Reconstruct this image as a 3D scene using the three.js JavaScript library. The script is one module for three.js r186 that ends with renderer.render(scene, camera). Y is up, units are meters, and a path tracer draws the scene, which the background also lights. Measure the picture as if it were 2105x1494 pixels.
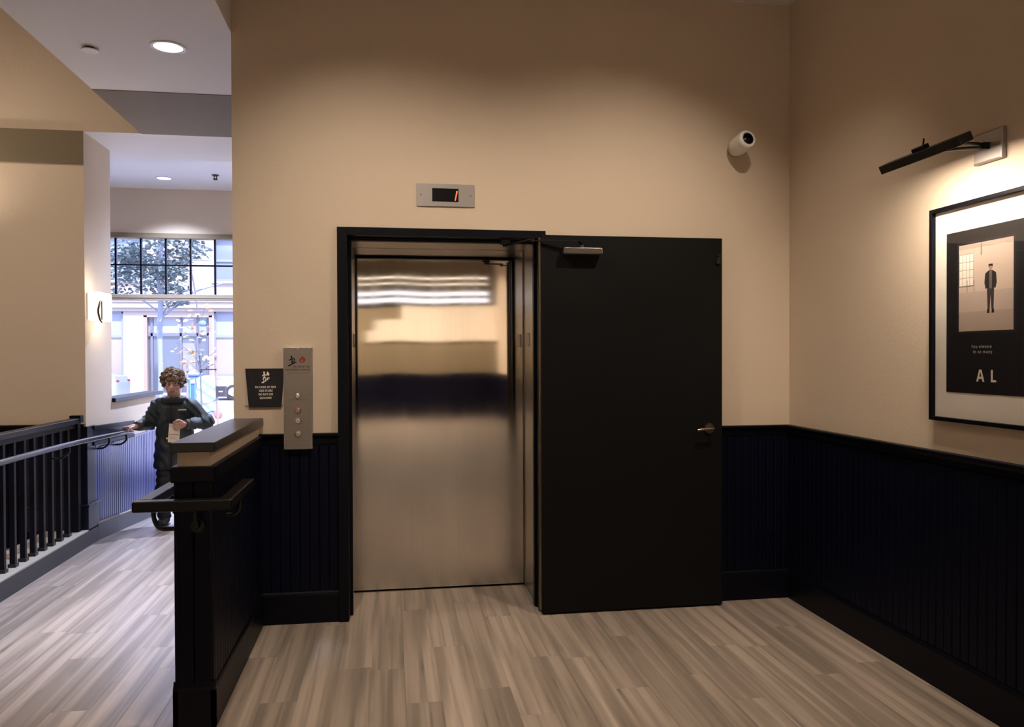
import * as THREE from 'three';
import { RoundedBoxGeometry } from 'three/addons/geometries/RoundedBoxGeometry.js';
import { mergeGeometries, toCreasedNormals } from 'three/addons/utils/BufferGeometryUtils.js';
import { RectAreaLightUniformsLib } from 'three/addons/lights/RectAreaLightUniformsLib.js';

// ------------------------------------------------------------------ camera, sky, sun, exposure
const scene = new THREE.Scene();
const renderer = new THREE.WebGLRenderer({ antialias: true });
renderer.toneMapping = THREE.LinearToneMapping;
renderer.toneMappingExposure = 1.0;
renderer.shadowMap.enabled = true;
RectAreaLightUniformsLib.init();

const camera = new THREE.PerspectiveCamera(2 * Math.atan(747 / 1618.85) * 180 / Math.PI, 2105 / 1494, 0.05, 200);
camera.position.set(0, 1.465, 4.431);
camera.up.set(0.00494339, 0.99993336, -0.01043273);
camera.lookAt(0.15321193, 1.465 - 0.01106703, 4.431 - 0.98813138);

const SUN = new THREE.Vector3(0.20, 0.86, 0.50).normalize();
// clear autumn sky: pale near the horizon, deeper blue overhead
const SKY_LEVEL = 8.0;
{
  const w = 64, h = 64, d = new Float32Array(w * h * 4);
  for (let j = 0; j < h; j++) for (let i = 0; i < w; i++) {
    const up = Math.max(0, Math.sin(((j + 0.5) / h - 0.5) * Math.PI)), t = Math.pow(up, 0.55), k = (j * w + i) * 4;
    const c = [[0.62, 0.72, 1.0], [0.22, 0.34, 0.95]];
    for (let n = 0; n < 3; n++) d[k + n] = c[0][n] * (1 - t) + c[1][n] * t;
    d[k + 3] = 1;
  }
  const t = new THREE.DataTexture(d, w, h, THREE.RGBAFormat, THREE.FloatType);
  t.mapping = THREE.EquirectangularReflectionMapping; t.magFilter = t.minFilter = THREE.LinearFilter; t.needsUpdate = true;
  scene.background = t; scene.environment = t; scene.backgroundIntensity = scene.environmentIntensity = SKY_LEVEL;
}

const sun = new THREE.DirectionalLight(new THREE.Color(0.98, 0.94, 0.97), 15);
sun.position.copy(SUN).multiplyScalar(40).add(new THREE.Vector3(-5, 0, -18));
sun.target.position.set(-5, 0, -18); sun.castShadow = true;
Object.assign(sun.shadow.camera, { left: -30, right: 30, top: 30, bottom: -30, near: 1, far: 90 });
scene.add(sun, sun.target);

const WARM = new THREE.Color(1.0, 0.83, 0.66), LAMP_MAIN = 18, LAMP_RAMP = 62;

// ------------------------------------------------------------------ helpers
let seed = 7;
const rnd = () => { seed = (seed * 1664525 + 1013904223) >>> 0; return seed / 4294967296; };
const rr = (a, b) => a + (b - a) * rnd();
const lerp = THREE.MathUtils.lerp, clamp = THREE.MathUtils.clamp;
const used = new Map();
const numbered = (n) => { const k = used.get(n) || 0; used.set(n, k + 1); return k ? `${n}_${String(k).padStart(3, '0')}` : n; };
const C = (r, g, b) => new THREE.Color().setRGB(r, g, b);
const std = (c, roughness = 0.6, o = {}) => new THREE.MeshStandardMaterial({ color: c, roughness, ...o });
function put(name, geo, mat, parent) {
  const m = new THREE.Mesh(Array.isArray(geo) ? merge(geo) : geo, mat);
  m.castShadow = m.receiveShadow = true;
  m.name = parent ? name : numbered(name);
  (parent || scene).add(m);
  return m;
}
function merge(list) {
  return mergeGeometries(list.map((g) => { const h = g.index ? g.toNonIndexed() : g; for (const k of Object.keys(h.attributes)) if (!['position', 'normal', 'uv', 'color'].includes(k)) h.deleteAttribute(k); return h; }));
}
function thing(name, label, category, p = [0, 0, 0], group) {
  const o = new THREE.Group(); o.name = numbered(name); o.position.set(...p); scene.add(o);
  o.userData = { label, category }; if (group) o.userData.group = group;
  return o;
}
function structure(name, p = [0, 0, 0], label) {
  const o = new THREE.Group(); o.name = numbered(name); o.position.set(...p); scene.add(o);
  o.userData = { kind: 'structure' }; if (label) o.userData.label = label;
  return o;
}
function tag(m, label, category, group) { m.userData = { label, category }; if (group) m.userData.group = group; return m; }
const struct = (m, label) => { m.userData.kind = 'structure'; if (label) m.userData.label = label; return m; };
// a box given by its limits; r > 0 rounds its edges
function bx(x0, x1, y0, y1, z0, z1, r = 0) {
  const w = x1 - x0, h = y1 - y0, d = z1 - z0;
  const g = r ? new RoundedBoxGeometry(w, h, d, 2, Math.min(r, w / 2.01, h / 2.01, d / 2.01)) : new THREE.BoxGeometry(w, h, d);
  return g.translate((x0 + x1) / 2, (y0 + y1) / 2, (z0 + z1) / 2);
}
function bar(a, b, w, h, r = 0) { // box from a to b
  const A = new THREE.Vector3(...a), B = new THREE.Vector3(...b), L = A.distanceTo(B);
  const g = r ? new RoundedBoxGeometry(w, h, L, 2, r) : new THREE.BoxGeometry(w, h, L);
  const o = new THREE.Object3D(); o.position.copy(A).lerp(B, 0.5); o.lookAt(B); o.updateMatrix();
  return g.applyMatrix4(o.matrix);
}
function tube(pts, r, seg = 24, sides = 10, smooth = true) {
  const v = pts.map((p) => new THREE.Vector3(...p));
  let c;
  if (smooth) c = new THREE.CatmullRomCurve3(v, false, 'catmullrom', 0.5);
  else { c = new THREE.CurvePath(); for (let i = 0; i + 1 < v.length; i++) c.add(new THREE.LineCurve3(v[i], v[i + 1])); }
  return new THREE.TubeGeometry(c, seg, r, sides, false);
}
function rod(a, b, r0, r1 = r0, sides = 14) {
  const A = new THREE.Vector3(...a), B = new THREE.Vector3(...b), L = A.distanceTo(B);
  const g = new THREE.CylinderGeometry(r1, r0, L, sides);
  g.translate(0, L / 2, 0).applyQuaternion(new THREE.Quaternion().setFromUnitVectors(new THREE.Vector3(0, 1, 0), B.clone().sub(A).normalize())).translate(...a);
  return g;
}
const lathe = (pts, seg = 32) => new THREE.LatheGeometry(pts.map((p) => new THREE.Vector2(...p)), seg);
function extrude(pts, depth, bevel = 0) {
  const s = new THREE.Shape(pts.map((p) => new THREE.Vector2(...p)));
  return new THREE.ExtrudeGeometry(s, { depth, bevelEnabled: bevel > 0, bevelSize: bevel, bevelThickness: bevel, bevelSegments: 2, curveSegments: 10 });
}
// value noise
const hash = (x, y, z) => { let h = (x * 374761393 + y * 668265263 + z * 2147483647) | 0; h = Math.imul(h ^ (h >>> 13), 1274126177); return ((h ^ (h >>> 16)) >>> 0) / 4294967296; };
const sm = (t) => t * t * (3 - 2 * t);
function noise(x, y, z = 0, px = 0, py = 0) {
  const xi = Math.floor(x), yi = Math.floor(y), zi = Math.floor(z), u = sm(x - xi), v = sm(y - yi), w = sm(z - zi);
  const m = (a, p) => (p ? ((a % p) + p) % p : a), q = (i, j, k) => hash(m(xi + i, px), m(yi + j, py), zi + k);
  return lerp(lerp(lerp(q(0, 0, 0), q(1, 0, 0), u), lerp(q(0, 1, 0), q(1, 1, 0), u), v), lerp(lerp(q(0, 0, 1), q(1, 0, 1), u), lerp(q(0, 1, 1), q(1, 1, 1), u), v), w);
}
function dataTex(w, h, f, srgb = false) {
  const d = new Uint8Array(w * h * 4);
  for (let j = 0; j < h; j++) for (let i = 0; i < w; i++) { const c = f(i / w, j / h), k = (j * w + i) * 4; for (let n = 0; n < 3; n++) d[k + n] = clamp(Math.round((Array.isArray(c) ? c[n] : c) * 255), 0, 255); d[k + 3] = 255; }
  const t = new THREE.DataTexture(d, w, h); t.magFilter = THREE.LinearFilter; t.minFilter = THREE.LinearMipmapLinearFilter; t.generateMipmaps = true;
  t.wrapS = t.wrapT = THREE.RepeatWrapping; if (srgb) t.colorSpace = THREE.SRGBColorSpace; t.needsUpdate = true;
  return t;
}
function canvasTex(w, h, draw) {
  const c = document.createElement('canvas'); c.width = w; c.height = h; draw(c.getContext('2d'), w, h);
  const t = new THREE.CanvasTexture(c); t.colorSpace = THREE.SRGBColorSpace; t.anisotropy = 8; return t;
}
// uv in metres on a box-like geometry, by each face's dominant axis
function uvMetres(g, s = 1, ox = 0, oy = 0) {
  const p = g.attributes.position, n = g.attributes.normal, uv = new Float32Array(p.count * 2);
  for (let i = 0; i < p.count; i++) {
    const ax = Math.abs(n.getX(i)), ay = Math.abs(n.getY(i)), az = Math.abs(n.getZ(i));
    let a, b; if (ay >= ax && ay >= az) { a = p.getX(i); b = p.getZ(i); } else if (ax >= az) { a = p.getZ(i); b = p.getY(i); } else { a = p.getX(i); b = p.getY(i); }
    uv[2 * i] = a * s + ox; uv[2 * i + 1] = b * s + oy;
  }
  g.setAttribute('uv', new THREE.BufferAttribute(uv, 2)); return g;
}

// ------------------------------------------------------------------ materials
const paintBump = dataTex(256, 256, (u, v) => 0.6 * noise(u * 128, v * 128, 0, 128, 128) + 0.4 * noise(u * 48, v * 48, 3, 48, 48));
const M = {};
const satin = (c, r, sp) => new THREE.MeshPhysicalMaterial({ color: c, roughness: r, specularIntensity: sp });
M.paint = std(C(0.60, 0.495, 0.385), 0.75, { bumpMap: paintBump, bumpScale: 0.0006 });
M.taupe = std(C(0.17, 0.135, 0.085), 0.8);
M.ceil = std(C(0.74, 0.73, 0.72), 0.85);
M.dark = satin(C(0.0016, 0.0022, 0.0095), 0.45, 0.25);
M.navy = satin(C(0.008, 0.022, 0.15), 0.30, 0.7);
M.blackTrim = satin(C(0.002, 0.0024, 0.006), 0.4, 0.3);
M.blackDoor = satin(C(0.0045, 0.0045, 0.0048), 0.55, 0.25);
M.cap = satin(C(0.012, 0.011, 0.011), 0.33, 1.0);
M.blackMetal = std(C(0.02, 0.02, 0.022), 0.3, { metalness: 0.6 });
M.railMetal = std(C(0.05, 0.05, 0.06), 0.22, { metalness: 0.5 });
M.rail = satin(C(0.003, 0.003, 0.004), 0.32, 0.5);
M.chrome = std(C(0.62, 0.58, 0.52), 0.25, { metalness: 1 });
M.white = std(C(0.78, 0.76, 0.72), 0.45);
M.lensBlack = std(C(0.004, 0.004, 0.006), 0.12);
const streak = dataTex(512, 512, (u, v) => 0.045 + 0.03 * noise(u * 40, v * 3, 1, 40, 3) + 0.02 * noise(u * 160, v * 6, 5, 160, 6) + 0.03 * noise(u * 8, v * 5, 9, 8, 5));
const handled = dataTex(512, 512, (u, v) => (0.038 + 0.16 * sm(clamp((0.60 - v) / 0.30, 0, 1)) + 0.016 * noise(u * 30, v * 2, 1, 30, 2)) / 0.3); // brushed steel, duller where hands and trolleys touch it
const steelTone = dataTex(512, 512, (u, v) => { const t = 0.86 + 0.10 * noise(u * 12, v * 4, 2, 12, 4) + 0.05 * noise(u * 300, v * 8, 4, 300, 8); return [t, t * 0.985, t * 0.965]; });
M.steel = new THREE.MeshPhysicalMaterial({ color: C(0.64, 0.61, 0.57), roughness: 0.3, anisotropy: 0.6, metalness: 1, roughnessMap: handled, map: steelTone });
M.steelJamb = std(C(0.55, 0.51, 0.46), 0.28, { metalness: 1 });
M.steelPlate = std(C(0.42, 0.39, 0.37), 0.42, { metalness: 0.85 });
M.glass = new THREE.MeshPhysicalMaterial({ color: 0xffffff, roughness: 0.0, transmission: 1, thickness: 0, ior: 1.45 });
// vinyl plank grain: u across the plank, v along it
const grainF = (u, v) => {
  const w = 0.35 * noise(u * 6, v * 5, 11, 6, 5);
  let t = 0.50 * noise(u * 34 + w, v * 3, 2, 34, 3) + 0.30 * noise(u * 90, v * 6, 4, 90, 6) + 0.25 * noise(u * 12, v * 3, 6, 12, 3);
  t = t / 1.05; t = sm(clamp((t - 0.2) / 0.6, 0, 1));
  const dk = noise(u * 60, v * 9, 8, 60, 9); const k = dk > 0.78 ? (dk - 0.78) * 1.6 : 0;
  const f = 0.52 + 0.46 * t - k * 0.5 - 0.05 * noise(u * 512, v * 60, 1, 512, 60);
  return [f, f * 0.965, f * 0.93];
};
const grain = dataTex(1024, 1024, grainF);
const plankMats = [0.40, 0.365, 0.435].map((k) => std(C(k, k * 0.84, k * 0.725), 0.36, { map: grain }));

// ------------------------------------------------------------------ floors, plank by plank
const PW = 0.152, PL = 1.22, gap = 0.0009;
const plankGeo = new Map();
function plankShape(w, l, variant) {
  const key = `${w.toFixed(3)} ${l.toFixed(3)} ${variant}`;
  if (!plankGeo.has(key)) {
    const s = new THREE.Shape([[-w / 2 + gap, -l / 2 + gap], [w / 2 - gap, -l / 2 + gap], [w / 2 - gap, l / 2 - gap], [-w / 2 + gap, l / 2 - gap]].map((p) => new THREE.Vector2(...p)));
    const g = new THREE.ExtrudeGeometry(s, { depth: 0.008, bevelEnabled: true, bevelSize: 0.0008, bevelThickness: 0.0008, bevelSegments: 1 });
    g.rotateX(-Math.PI / 2).translate(0, -0.0088, 0);
    const p = g.attributes.position, uv = new Float32Array(p.count * 2), ou = hash(variant, 3, 1), ov = hash(variant, 7, 2);
    for (let i = 0; i < p.count; i++) { uv[2 * i] = p.getX(i) * 0.95 + ou; uv[2 * i + 1] = p.getZ(i) / 2.6 + ov; }
    g.setAttribute('uv', new THREE.BufferAttribute(uv, 2));
    plankGeo.set(key, g);
  }
  return plankGeo.get(key);
}
function layPlanks(parent, x0, x1, z0, z1, zStart) {
  let row = 0;
  for (let x = x0; x < x1 - 0.01; x += PW, row++) {
    const w = Math.min(PW, x1 - x), a = zStart ? zStart(x, x + w) : z0;
    let z = z1 - [0.35, 0.92, 0.6, 1.18, 0.15, 0.75][row % 6] * PL - (row % 3 === 2 ? 0.11 : 0), top = z1;
    while (top > a + 0.01) {
      const lo = Math.max(a, z), l = top - lo;
      if (l > 0.02) { const m = put('plank', plankShape(w, l, Math.floor(rnd() * 14)), plankMats[Math.floor(rnd() * 3)], parent); m.position.set(x + w / 2, 0, lo + l / 2); }
      top = lo; z -= PL;
    }
  }
}
const concrete = std(C(0.25, 0.24, 0.23), 0.9);
const bigVinyl = std(C(0.40, 0.34, 0.295), 0.4, { map: grain });
const uvFloor = (g) => { uvMetres(g); const u = g.attributes.uv; for (let i = 0; i < u.count; i++) u.setXY(i, u.getX(i) * 0.95, u.getY(i) / 2.6); return g; };
const floor = structure('floor', [0, 0, 0], 'grey brown wood grain vinyl plank floor of the elevator lobby');
put('subfloor', uvMetres(bx(-6.2, 2.6, -0.4, -0.0095, -2.25, 12.2), 0.5), concrete, floor);
layPlanks(floor, -0.70, 2.3765, 0, 3.35, (a, b) => (a > -0.26 && b < 0.95 ? -0.5 : 0));
layPlanks(floor, -2.30, -0.705, -2.25, 2.6);
{ const m = put('plank_field', [uvFloor(bx(-0.70, 2.3765, -0.0085, 0, 3.35, 12)), uvFloor(bx(-2.30, -0.70, -0.0085, 0, 2.6, 12)), uvFloor(bx(-6, -2.62, -0.0085, 0, -2.1, 12))], bigVinyl, floor); m.userData.kind = 'stuff'; }
const RS = Math.atan2(0.143, 2.1); // the ramp falls away from the landing
const ramp = structure('ramp', [0, 0, -2.25], 'plank covered ramp descending to the street entrance');
ramp.rotation.x = -RS;
layPlanks(ramp, -2.30, -0.84, -2.105, 0);
put('subfloor', bx(-2.31, -0.83, -0.2, -0.0095, -2.105, -0.01), concrete, ramp);
const lowFloor = structure('floor', [0, -0.143, 0], 'lower floor at the street entrance');
put('subfloor', bx(-6, -0.84, -0.25, -0.0095, -6, -4.36), concrete, lowFloor);
put('plank_field', uvFloor(bx(-6, -0.84, -0.0085, 0, -6, -4.35)), bigVinyl, lowFloor).userData.kind = 'stuff';
put('side_floor', uvFloor(bx(-6, -2.36, -0.0085, 0, -4.36, -2.3)), bigVinyl, lowFloor).userData.kind = 'stuff';

// ------------------------------------------------------------------ wainscot: beadboards, chair rail, baseboard
const boardGeo = (w, h) => { const g = extrude([[-w / 2 + 0.0062, 0], [w / 2 - 0.0062, 0], [w / 2 - 0.0062, h], [-w / 2 + 0.0062, h]], 0.004, 0.005); return g.translate(0, 0, 0.005); };
const boardCache = new Map();
function boards(parent, a, b, y0, y1, at, mat, step = 0.05) { // at(s) -> [x, z, turn]
  const n = Math.max(1, Math.round((b - a) / step)), w = (b - a) / n, key = `${w.toFixed(4)} ${(y1 - y0).toFixed(3)}`;
  if (!boardCache.has(key)) boardCache.set(key, boardGeo(w, y1 - y0));
  for (let i = 0; i < n; i++) { const [x, z, t] = at(a + w * (i + 0.5)); const m = put('board', boardCache.get(key), mat, parent); m.position.set(x, y0, z); m.rotation.y = t; }
}
function boardField(parent, a, b, y0, y1, at, mat, step = 0.05) { // the same as one part, where they are too small or too dark to pick apart
  const n = Math.max(1, Math.round((b - a) / step)), w = (b - a) / n, list = [];
  for (let i = 0; i < n; i++) { const [x, z, t] = at(a + w * (i + 0.5)); list.push(boardGeo(w, y1 - y0).rotateY(t).translate(x, y0, z)); }
  const m = put('beadboard', list, mat, parent); m.userData.kind = 'stuff'; return m;
}
// profile (depth, height) run from point a to b along a wall, depth towards the left of travel when turned by 'turn'
function moulding(profile, len) { return extrude(profile, len); }
function runX(profile, x0, x1, z = 0) { return moulding(profile, x1 - x0).rotateY(Math.PI / 2).scale(1, 1, -1).translate(x0, 0, z); }
const flip = (g) => { const i = g.index; const p = g.attributes; if (!i) { for (const k of Object.keys(p)) { const a = p[k], n = a.itemSize; for (let t = 0; t < a.count; t += 3) for (let c = 0; c < n; c++) { const u = a.array[(t + 1) * n + c]; a.array[(t + 1) * n + c] = a.array[(t + 2) * n + c]; a.array[(t + 2) * n + c] = u; } } } return g; };
const railProfile = (y) => [[0, y - 0.065], [0.014, y - 0.065], [0.014, y - 0.03], [0.022, y - 0.022], [0.03, y - 0.015], [0.035, y - 0.012], [0.035, y - 0.003], [0.032, y], [0, y]];
const baseProfile = (h) => [[0, 0], [0.019, 0], [0.019, h - 0.035], [0.016, h - 0.022], [0.010, h - 0.012], [0.008, h], [0, h]];
const alongX = (profile, x0, x1, z) => flip(runX(profile, x0, x1, z));                       // faces +z
const alongZ = (profile, z0, z1, x, side = -1) => { let g = moulding(profile, z1 - z0); if (side < 0) g = flip(g.scale(-1, 1, 1)); return g.translate(x, 0, z0); }; // side -1 faces -x, 1 faces +x

const WH = 1.04, XR = 2.3765, H = 3.55;
const EX0 = -0.225, EX1 = 0.842, EH = 2.125; // elevator opening
const wallBack = structure('wall_back', [0, 0, 0], 'beige painted elevator wall over dark wainscot');
{
  const s = new THREE.Shape([[-0.835, 0], [EX0 - 0.02, 0], [EX0 - 0.02, EH + 0.02], [EX1 + 0.02, EH + 0.02], [EX1 + 0.02, 0], [XR + 0.2, 0], [XR + 0.2, H], [-0.835, H]].map((p) => new THREE.Vector2(...p)));
  const g = new THREE.ExtrudeGeometry(s, { depth: 0.2, bevelEnabled: false }).translate(0, 0, -0.2);
  put('plaster', uvMetres(g, 2), M.paint, wallBack);
  for (const [a, b] of [[-0.70, -0.2828], [0.8793, XR]]) put('wainscot_back', bx(a, b, 0.1, 1.0, -0.001, 0.002), M.dark, wallBack);
  boards(wallBack, -0.70, -0.2828, 0.18, 0.985, (x) => [x, 0, 0], M.dark);
  boards(wallBack, 0.8793, XR, 0.18, 0.985, (x) => [x, 0, 0], M.dark);
  for (const [a, b] of [[-0.70, -0.2828], [0.8793, XR]]) { put('chair_rail', alongX(railProfile(WH), a, b, 0), M.blackTrim, wallBack); put('baseboard', alongX(baseProfile(0.187), a, b, 0), M.blackTrim, wallBack); }
}
const wallRight = structure('wall_right', [0, 0, 0], 'beige right wall over dark beadboard wainscot');
{
  put('plaster', uvMetres(bx(XR, XR + 0.2, 0, H, 0, 12), 2), M.paint, wallRight);
  put('wainscot_back', bx(XR - 0.002, XR + 0.001, 0.1, 1.0, 0, 12), M.dark, wallRight);
  boards(wallRight, 0.01, 2.21, 0.18, 0.985, (z) => [XR, z, -Math.PI / 2], M.dark);
  boardField(wallRight, 2.21, 11.9, 0.18, 0.985, (z) => [XR, z, -Math.PI / 2], M.dark, 0.2);
  put('chair_rail', alongZ(railProfile(WH), 0, 12, XR), M.blackTrim, wallRight);
  put('baseboard', alongZ(baseProfile(0.187), 0, 12, XR), M.blackTrim, wallRight);
}
// partition between lobby and ramp
const part = structure('wall_partition', [0, 0, 0], 'dark half wall with flat cap between lobby and ramp');
{
  const x0 = -0.825, x1 = -0.703, z1 = 1.185;
  put('core', bx(x0, x1, 0, 0.99, -0.01, z1), M.dark, part);
  put('plaster_band', bx(x0, x1, 0.99, 1.09, -0.01, z1), M.paint, part);
  put('cap', bx(-0.848, -0.680, 1.088, 1.126, -0.0005, 1.206, 0.004), M.cap, part);
  boards(part, 0.03, z1 - 0.0, 0.18, 0.975, (z) => [x1, z, Math.PI / 2], M.dark);
  boards(part, 0.0, z1 - 0.0, 0.18, 0.975, (z) => [x0, z, -Math.PI / 2], M.dark);
  boards(part, x0, x1, 0.18, 0.975, (x) => [x, z1, 0], M.dark, 0.06);
  put('chair_rail', [bx(x1, x1 + 0.022, 0.97, 1.032, 0.03, z1 + 0.02, 0.004), bx(x0 - 0.022, x0, 0.97, 1.032, 0, z1 + 0.02, 0.004), bx(x0 - 0.022, x1 + 0.022, 0.97, 1.032, z1, z1 + 0.022, 0.004)], M.blackTrim, part);
  put('corner_post', [bx(x1 - 0.03, x1 + 0.012, 0.1, 0.975, z1 - 0.03, z1 + 0.012, 0.003), bx(x0 - 0.012, x0 + 0.03, 0.1, 0.975, z1 - 0.03, z1 + 0.012, 0.003)], M.blackTrim, part);
  put('baseboard', [alongZ(baseProfile(0.187), 0.02, z1 + 0.019, x1, 1), alongZ(baseProfile(0.187), 0, z1 + 0.019, x0, -1), alongX(baseProfile(0.187), x0 - 0.019, x1 + 0.019, z1)], M.blackTrim, part);
}
// shaft side wall, far and hidden walls
struct(put('wall_shaft', uvMetres(bx(-0.83, -0.60, -0.4, H, -6.15, -0.2), 2), M.paint), 'side wall of the elevator shaft along the ramp');
const wallRear = structure('wall_rear', [0, 0, 0], 'rear wall of the lobby behind the camera');
put('plaster', bx(-6.2, XR + 0.2, 0, 5.1, 12, 12.2), M.taupe, wallRear);
put('panel', extrude([[-0.55, 1.75], [2.37, 1.75], [2.37, 2.54], [0.30, 2.54], [0.30, 2.22], [-0.42, 2.22], [-0.42, 2.0], [-0.55, 2.0]], 0.03).translate(0, 0, 11.965), std(C(0.8, 0.74, 0.64), 0.7), wallRear);  // bright band that the steel door mirrors is put into this pale board
put('wainscot', bx(-6, XR, 0, WH, 11.97, 12), M.dark, wallRear);
struct(put('wall_side', [bx(-6.2, -6, -0.4, H, -6.15, -2.2), bx(-6.2, -6, -0.4, 5.1, -2.2, 12.2)], M.paint), 'far side wall of the hall');

// column, left wall, low wall along the ramp
const CZ = -2.1, CX = -2.33;
const column = structure('wall_column', [0, 0, 0], 'square column beside the ramp with a glass wall sconce');
put('plaster', uvMetres(bx(-2.77, CX, -0.2, 3.2, -2.68, CZ), 2), M.paint, column);
{
  put('wainscot_back', bx(CX - 0.001, CX + 0.002, 0.1, 0.74, -2.68, CZ), M.navy, column);
  boardField(column, -2.68, CZ, 0.12, 0.73, (z) => [CX, z, Math.PI / 2], M.navy);
  M.darkGloss = satin(C(0.0022, 0.003, 0.012), 0.35, 1);
  put('plinth', [bx(-2.77, CX + 0.03, 0.125, 0.30, -2.29, CZ + 0.045, 0.004), bx(-2.77, CX + 0.036, 0.30, 0.318, -2.296, CZ + 0.05, 0.004)], M.darkGloss, column);
  put('corner_pilaster', bx(-2.77, CX + 0.016, 0.3, 0.92, -2.25, CZ + 0.02, 0.003), M.darkGloss, column);
}
const wallLeft = structure('wall_left', [0, 0, 0], 'beige wall behind the balusters');
put('plaster', uvMetres(bx(-6, -2.77, -0.2, 3.2, -2.3, CZ), 2), M.paint, wallLeft);
put('wainscot_back', bx(-6, -2.345, 0, 0.92, CZ - 0.001, CZ + 0.002), M.dark, wallLeft);
boardField(wallLeft, -6, -2.345, 0.0, 0.9, (x) => [x, CZ, 0], M.dark, 0.06);
put('chair_rail', alongX(railProfile(0.94), -6, -2.345, CZ), M.blackTrim, wallLeft);

const wallLow = structure('wall_low', [0, 0, 0], 'low wall with dark cap and blue beadboard beside the ramp');
{
  const z0 = -3.93, z1 = -2.68;
  put('plaster', bx(-2.45, CX, -0.3, 1.075, z0, z1), M.paint, wallLow);
  put('cap', bx(-2.47, CX + 0.03, 1.075, 1.108, -4.1, z1, 0.004), M.blackTrim, wallLow);
  put('wainscot_back', bx(CX - 0.001, CX + 0.002, -0.1, 0.74, z0, z1), M.navy, wallLow);
  boardField(wallLow, z0, z1, -0.02, 0.73, (z) => [CX, z, Math.PI / 2], M.navy);
  put('chair_rail', [bar([CX + 0.012, 0.90, -2.2], [CX + 0.012, 0.862, -3.2], 0.03, 0.03, 0.004), bar([CX + 0.008, 0.845, -2.2], [CX + 0.008, 0.81, -3.2], 0.018, 0.09), bar([CX + 0.012, 0.775, -2.2], [CX + 0.012, 0.745, -3.2], 0.026, 0.03, 0.004)], M.dark, wallLow);
  put('top_trim', bx(CX, CX + 0.02, 0.725, 0.74, z0, -3.2), M.navy, wallLow);
}
// kerb along the ramp and under the balusters
const kerb = structure('kerb', [0, 0, 0], 'grey kerb running along the left edge of the ramp');
const kerbMat = std(C(0.018, 0.019, 0.026), 0.45), ledge = std(C(0.30, 0.27, 0.23), 0.6);
put('kerb_face', [bx(-2.325, -2.300, 0, 0.115, -2.25, 3.5), bar([-2.3125, 0.02, -2.25], [-2.3125, -0.10, -3.93], 0.025, 0.22)], kerbMat, kerb);
put('kerb_top', [bx(-2.62, -2.298, 0.115, 0.128, -2.05, 3.5, 0.003), bar([-2.314, 0.138, -2.25], [-2.314, 0.018, -3.93], 0.034, 0.014, 0.003)], ledge, kerb);
put('kerb_core', bx(-2.62, -2.325, -0.05, 0.115, -2.09, 3.5), kerbMat, kerb);

// window wall
const WZ = -6.0;
const wallWin = structure('wall_window', [0, 0, 0], 'wall over and under the street window');
put('lintel', bx(-6, -0.84, 2.99, H, WZ - 0.15, WZ + 0.02), M.paint, wallWin);
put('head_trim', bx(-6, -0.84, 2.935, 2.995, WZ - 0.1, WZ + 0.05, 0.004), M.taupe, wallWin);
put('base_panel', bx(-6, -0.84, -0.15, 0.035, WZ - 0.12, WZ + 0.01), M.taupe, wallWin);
put('side_pier', bx(-6, -4.6, 0.03, 2.96, WZ - 0.15, WZ), M.paint, wallWin);
const beige = std(C(0.30, 0.25, 0.19), 0.5);
const win1 = structure('window_1', [0, 0, 0], 'transom window divided by dark glazing bars');
{
  const xs = []; for (let x = -4.546; x < -0.9; x += 0.2955) xs.push(x);
  for (const x of xs) put('glazing_bar', bx(x - 0.012, x + 0.012, 2.23, 2.94, WZ - 0.045, WZ - 0.01, 0.003), M.blackTrim, win1);
  put('glazing_bar', bx(-4.6, -0.84, 2.592, 2.612, WZ - 0.045, WZ - 0.01, 0.003), M.blackTrim, win1);
  for (let i = 0; i + 1 < xs.length; i++) for (const [a, b] of [[2.23, 2.60], [2.60, 2.94]]) put('pane', bx(xs[i], xs[i + 1], a, b, WZ - 0.03, WZ - 0.029).scale(1, 1, 1), M.glass, win1);
}
const win2 = structure('window_2', [0, 0, 0], 'large lower shop window facing the street');
put('transom', [bx(-4.6, -0.84, 2.158, 2.234, WZ - 0.08, WZ + 0.03, 0.004), bx(-4.6, -0.84, 2.19, 2.199, WZ + 0.03, WZ + 0.036)], beige, win2);
put('pane', bx(-4.6, -0.84, 0.03, 2.16, WZ - 0.03, WZ - 0.029), M.glass, win2);

// ceilings and beams
const HL = 3.2, HT = 4.9, SX = -1.905; // low ceiling over the ramp, tall hall left of it
struct(put('ceiling', [bx(SX, XR + 0.3, H, H + 0.3, CZ, 12.3), bx(-6.3, XR + 0.3, H, H + 0.3, -6.3, CZ - 0.02)], M.ceil), 'off white ceiling');
struct(put('ceiling', bx(-6.3, SX, HT, HT + 0.3, CZ - 0.3, 12.3), M.ceil), 'high ceiling of the hall left of the landing');
const lowCeil = structure('ceiling_low', [0, 0, 0], 'pale lowered ceiling over the landing with a recessed light');
put('panel', bx(SX, -0.835, HL, HL + 0.2, -1.06, 7), M.ceil, lowCeil);
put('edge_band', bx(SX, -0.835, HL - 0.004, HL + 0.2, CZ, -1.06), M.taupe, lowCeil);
put('side_wall', [bx(SX, SX + 0.15, HL + 0.2, HT + 0.2, CZ - 0.3, 12), bx(-0.985, -0.835, HL + 0.2, H, CZ, 7)], M.paint, lowCeil);
const beam = structure('beam', [0, 0, 0], 'dropped beam across the ramp');
put('beam_core', bx(-6, -0.83, HL, H, -2.95, CZ - 0.012), M.ceil, beam);
put('upper_wall', uvMetres(bx(-6, SX + 0.1, HL, HT + 0.2, CZ - 0.012, CZ), 2), M.paint, beam);
put('band', bx(-6, CX, 2.945, 3.2, CZ, CZ + 0.012), M.taupe, wallLeft);

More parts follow.
